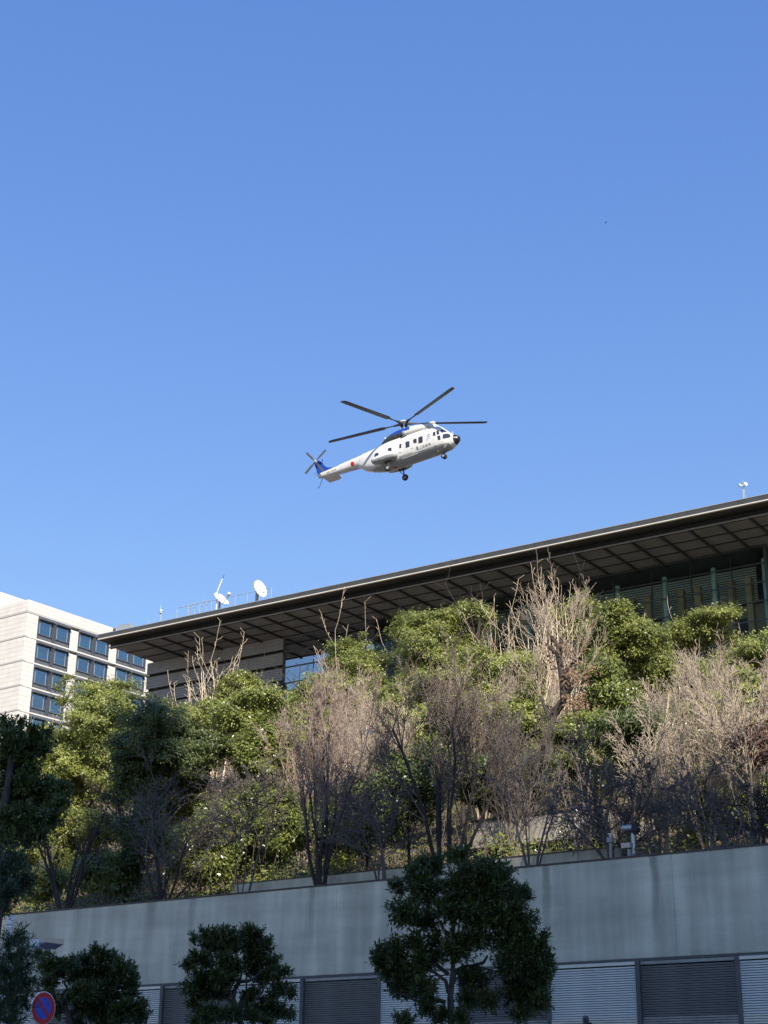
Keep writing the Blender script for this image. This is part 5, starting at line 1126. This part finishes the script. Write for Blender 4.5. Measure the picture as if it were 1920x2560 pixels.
street_tree('street_tree', (*Zg(600, 900), pg((600, 1400), (600, 900), (570, 780), (540, 700), (560, 620))), 34.0, bl, M['leaf_street'], 102,
    'medium dark clipped evergreen street tree with curving limbs before the concrete wall',
    [(0.05, pg((560, 620), (590, 575), (650, 575), (700, 550), (760, 480))), (0.04, pg((600, 900), (590, 780), (600, 700), (640, 640), (640, 520))), (0.04, pg((600, 860), (680, 740), (760, 650), (770, 580))), (0.04, pg((540, 760), (500, 700), (440, 690), (400, 640))), (0.03, pg((560, 620), (600, 540), (610, 480), (580, 430))), (0.03, pg((470, 560), (400, 490), (360, 450)))])
def Zh(a, b): return (a / 3.318, 2200 + b / 3.318)
bl = [(800, 590, 80, 40), (330, 620, 60, 40), (420, 680, 80, 50), (560, 700, 90, 50), (700, 680, 90, 60), (880, 660, 110, 70), (1000, 720, 80, 70), (1080, 740, 60, 50), (460, 770, 100, 60), (620, 790, 110, 80), (780, 780, 130, 90), (950, 810, 130, 90), (1090, 830, 60, 70), (400, 860, 70, 60), (720, 920, 130, 90), (900, 940, 150, 100), (1080, 930, 80, 90),
      (600, 960, 70, 60), (700, 1050, 90, 90), (850, 1080, 150, 100), (1020, 1080, 120, 110), (1170, 1080, 70, 90), (1130, 1160, 80, 60), (420, 980, 60, 60), (470, 1090, 60, 60), (650, 1160, 80, 50), (900, 1180, 150, 60), (380, 740, 60, 50)]
bl = [(*Zh(a, b), c / 3.318, d / 3.318) for a, b, c, d in bl]
def ph(*q): return [Zh(*p) for p in q]
street_tree('street_tree', (*Zh(580, 1190), ph((580, 1700), (578, 1190), (570, 1110), (540, 1050), (560, 980))), 36.0, bl, M['leaf_street'], 103,
    'low dark clipped evergreen street tree with pale twisted trunk beside the round sign',
    [(0.06, ph((570, 1110), (620, 1080), (660, 1030), (640, 960))), (0.05, ph((540, 1050), (510, 960), (560, 900), (530, 850), (570, 820))), (0.05, ph((600, 1150), (680, 1090), (760, 1060))), (0.04, ph((560, 1120), (500, 1060), (480, 1000)))])
def Zl(a, b): return (a / 2.835, 1780 + b / 2.835)
bl = [(30, 100, 60, 60), (150, 90, 50, 50), (230, 150, 60, 50), (300, 160, 60, 60), (60, 220, 110, 100), (190, 250, 120, 90), (310, 260, 60, 60), (60, 380, 110, 110), (200, 370, 90, 80), (180, 500, 100, 80), (300, 520, 110, 80), (400, 560, 80, 80), (430, 640, 50, 70), (60, 560, 90, 100), (200, 640, 120, 90), (330, 650, 100, 80),
      (100, 740, 110, 80), (240, 760, 110, 80), (370, 730, 70, 60), (180, 850, 90, 70), (260, 860, 70, 60), (60, 880, 70, 80), (200, 930, 50, 40), (380, 800, 50, 40)]
bl = [(*Zl(a, b), c / 2.835, d / 2.835) for a, b, c, d in bl]
street_tree('street_tree', (*Zl(-40, 1300), [Zl(-40, 2600), Zl(-40, 1300), Zl(0, 800), Zl(60, 500), Zl(90, 250)]), 24.0, bl, M['leaf_dark'], 104, 'tall dark broadleaf street tree rising above the pale street lamp',
    [(0.06, [Zl(0, 800), Zl(120, 700), Zl(260, 640), Zl(360, 600)]), (0.05, [Zl(-20, 1000), Zl(80, 900), Zl(180, 860)]), (0.05, [Zl(60, 500), Zl(160, 420), Zl(240, 200)])], ln=0.09, asp=0.36, dens=600)
bl = [(90, 1010, 80, 70), (60, 1100, 90, 80), (140, 1090, 70, 60), (90, 1190, 110, 80), (190, 1180, 60, 60), (50, 1290, 90, 80), (150, 1260, 80, 60), (30, 1390, 70, 60), (110, 1590, 60, 50), (60, 1640, 70, 50), (180, 1610, 40, 40), (70, 1740, 90, 60), (150, 1700, 60, 50), (40, 1850, 90, 80), (120, 1830, 80, 70), (60, 1960, 100, 80), (170, 1930, 70, 60), (60, 2080, 110, 80), (170, 2060, 60, 70), (70, 2180, 120, 60), (200, 1790, 40, 40), (230, 1900, 30, 40)]
bl = [(*Zl(a, b), c / 2.835, d / 2.835) for a, b, c, d in bl]
street_tree('feathery_conifer', (*Zl(-60, 1700), [Zl(-60, 3200), Zl(-60, 1700), Zl(0, 1300), Zl(40, 1000)]), 19.0, bl, M['leaf_needle'], 105, 'feathery blue-green conifer beside the round no-parking sign',
    [(0.04, [Zl(-60, 2200), Zl(40, 2050), Zl(140, 1950)])], ln=0.10, asp=0.14, dens=520, per=14)

# round no-parking sign
P, mpp = free(105.5, 2520, 28.8); rs_ = 40.0 * mpp
sg = empty('road_sign', (P[0], P[1] + 0.06, 0.12), math.radians(54), 'round blue no-parking sign with red rim and red diagonal bar', 'sign'); zc = P[2] - 0.12
def disc(r0, r1, y, name, mt, n=48):
    m = MB(); vs = []; fs = []
    for i in range(n):
        a = 2 * math.pi * i / n; c, s = math.cos(a), math.sin(a); vs += [(r0 * c, y, zc + r0 * s), (r1 * c, y, zc + r1 * s)]
    for i in range(n):
        j = (i + 1) % n; fs.append((2 * i, 2 * i + 1, 2 * j + 1, 2 * j))
    return m.add(vs, fs).build(name, mt, sg)
M['sign_blue'] = mat('sign blue', (0.03, 0.08, 0.5), 0.35, 0.05, 4); M['sign_red'] = mat('sign red', (0.5, 0.015, 0.03), 0.35, 0.05, 4)
MB().lathe([(0.001, -0.012), (rs_, -0.012), (rs_, 0.012), (0.001, 0.012)], (0, 0, zc), (0, 1, 0), 48).build('plate', M['white'], sg)
disc(rs_ * 0.66, rs_ * 0.955, -0.0145, 'red_rim', M['sign_red']); disc(0.001, rs_ * 0.655, -0.0145, 'blue_field', M['sign_blue'])
c45 = math.cos(math.pi / 4); w2 = rs_ * 0.085; Lr_ = rs_ * 0.70
MB().add([(-Lr_ * c45 - w2 * c45, -0.018, zc + Lr_ * c45 - w2 * c45), (-Lr_ * c45 + w2 * c45, -0.018, zc + Lr_ * c45 + w2 * c45), (Lr_ * c45 + w2 * c45, -0.018, zc - Lr_ * c45 + w2 * c45), (Lr_ * c45 - w2 * c45, -0.018, zc - Lr_ * c45 - w2 * c45)], [(0, 3, 2, 1)]).build('diagonal_bar', M['sign_red'], sg)
MB().tube((0, 0.05, 0), (0, 0.05, zc + rs_ * 0.3), 0.03, 0.03, 12).build('pole', M['galv'], sg)
MB().box(-0.06, 0.06, 0.011, 0.05, zc - 0.06, zc - 0.03).box(-0.06, 0.06, 0.011, 0.05, zc + 0.05, zc + 0.08).build('clamp', M['galv'], sg)

# street lamp at the left edge
DL = 27.0
P, mpp = free(12, 2380, DL); lm = empty('street_lamp', (P[0], P[1], 0.12), 0, 'pale street lamp with flat rectangular head on a banded pole', 'street lamp')
def LL(px, py, dd=0.0):
    Q, _ = free(px, py, DL + dd); return (Q[0] - P[0], Q[1] - P[1], Q[2] - 0.12)
M['lampwhite'] = mat('lamp white enamel', (0.72, 0.74, 0.76), 0.4, 0.06, 4)
tp = LL(26, 2288); bp = LL(18, 2360)
MB().tube((0, 0, 0), bp, 0.09, 0.065, 16).tube(bp, LL(24, 2320), 0.065, 0.06, 16).build('pole', M['lampwhite'], lm)
MB().tube(LL(25.5, 2306), tp, 0.06, 0.055, 16).build('pole_top', M['lampwhite'], lm)
for yy in (2309, 2318): MB().tube(LL(24.5, yy + 2), LL(24.6, yy - 2), 0.075, 0.07, 16).build('band', M['lampwhite'], lm)
def hexa(name, c8, mt, par):
    return MB().add(c8, [(0, 1, 2, 3), (4, 7, 6, 5), (0, 4, 5, 1), (1, 5, 6, 2), (2, 6, 7, 3), (3, 7, 4, 0)]).build(name, mt, par)
up = lambda p, h: (p[0], p[1], p[2] + h)
n0, n1, f0, f1 = LL(110, 2355, -0.45), LL(160, 2361, -0.45), LL(104, 2372, 0.45), LL(138, 2374, 0.45)
hd = hexa('head', [n0, n1, f1, f0, up(n0, 0.075), up(n1, 0.075), up(f1, 0.075), up(f0, 0.075)], mat('lamp head', (0.6, 0.5, 0.4), 0.5, 0.15, 6), lm)
lp = lambda u, v: tuple(n0[i] * (1 - u) * (1 - v) + n1[i] * u * (1 - v) + f1[i] * u * v + f0[i] * (1 - u) * v - (0.004 if i == 2 else 0) for i in range(3))
MB().add([lp(.14, .14), lp(.86, .14), lp(.86, .9), lp(.14, .9)], [(0, 1, 2, 3)]).build('diffuser', M['grey'], hd)
a0, a1 = LL(16, 2354, 0.2), LL(105, 2359, 0.2)
hexa('arm', [(a0[0], a0[1] - .05, a0[2] - .05), (a1[0], a1[1] - .25, a1[2] - .07), (a1[0], a1[1] + .25, a1[2] - .07), (a0[0], a0[1] + .05, a0[2] - .05), (a0[0], a0[1] - .05, a0[2] + .04), (a1[0], a1[1] - .25, a1[2] + .05), (a1[0], a1[1] + .25, a1[2] + .05), (a0[0], a0[1] + .05, a0[2] + .04)], M['lampwhite'], lm)

# dark capped post in front of the louvres
x, zt, k = WF.at_y(1464, 2538, -2.0); cpst = empty('capped_post', WF.w(x, -2.0, 0.12), A_WALL, 'dark post with rounded cap and side knob in front of the pale louvres', 'post'); hz = zt - 0.12
MB().tube((0, 0, 0), (0, 0, hz - 0.14), 0.05, 0.05, 12).build('pole', M['post'], cpst)
MB().lathe([(0.07, hz - 0.26), (0.085, hz - 0.12), (0.075, hz - 0.05), (0.045, hz - 0.01), (0.001, hz)], (0, 0, 0), (0, 0, 1), 16).build('cap', M['post'], cpst)
MB().tube((0.06, -0.02, hz - 0.2), (0.16, -0.02, hz - 0.2), 0.025, 0.035, 10).build('knob', M['black'], cpst)
MB().tube((0.03, -0.07, hz - 0.3), (0.03, -0.07, hz - 0.08), 0.035, 0.035, 10).build('hinge', M['black'], cpst)

# bird high in the sky
P, mpp = free(1514.5, 557, 190.0); bd = empty('bird', tuple(P), 0.3, 'tiny dark bird gliding high in the blue sky', 'bird')
MB().lathe([(0.001, -0.16), (0.03, -0.1), (0.05, 0.0), (0.04, 0.08), (0.025, 0.12), (0.001, 0.16)], (0, 0, 0), (1, 0, 0.25), 10).build('body', M['black'], bd)
for sy in (-1, 1):
    MB().add([(0.05, 0.03 * sy, 0.02), (-0.05, 0.03 * sy, 0.0), (-0.08, 0.3 * sy, 0.08), (0.0, 0.32 * sy, 0.09), (0.05, 0.03 * sy, 0.03), (-0.05, 0.03 * sy, 0.01), (-0.08, 0.3 * sy, 0.085), (0.0, 0.32 * sy, 0.095)], [(0, 1, 2, 3), (4, 7, 6, 5), (0, 4, 5, 1), (1, 5, 6, 2), (2, 6, 7, 3), (3, 7, 4, 0)]).build('wing', M['black'], bd)
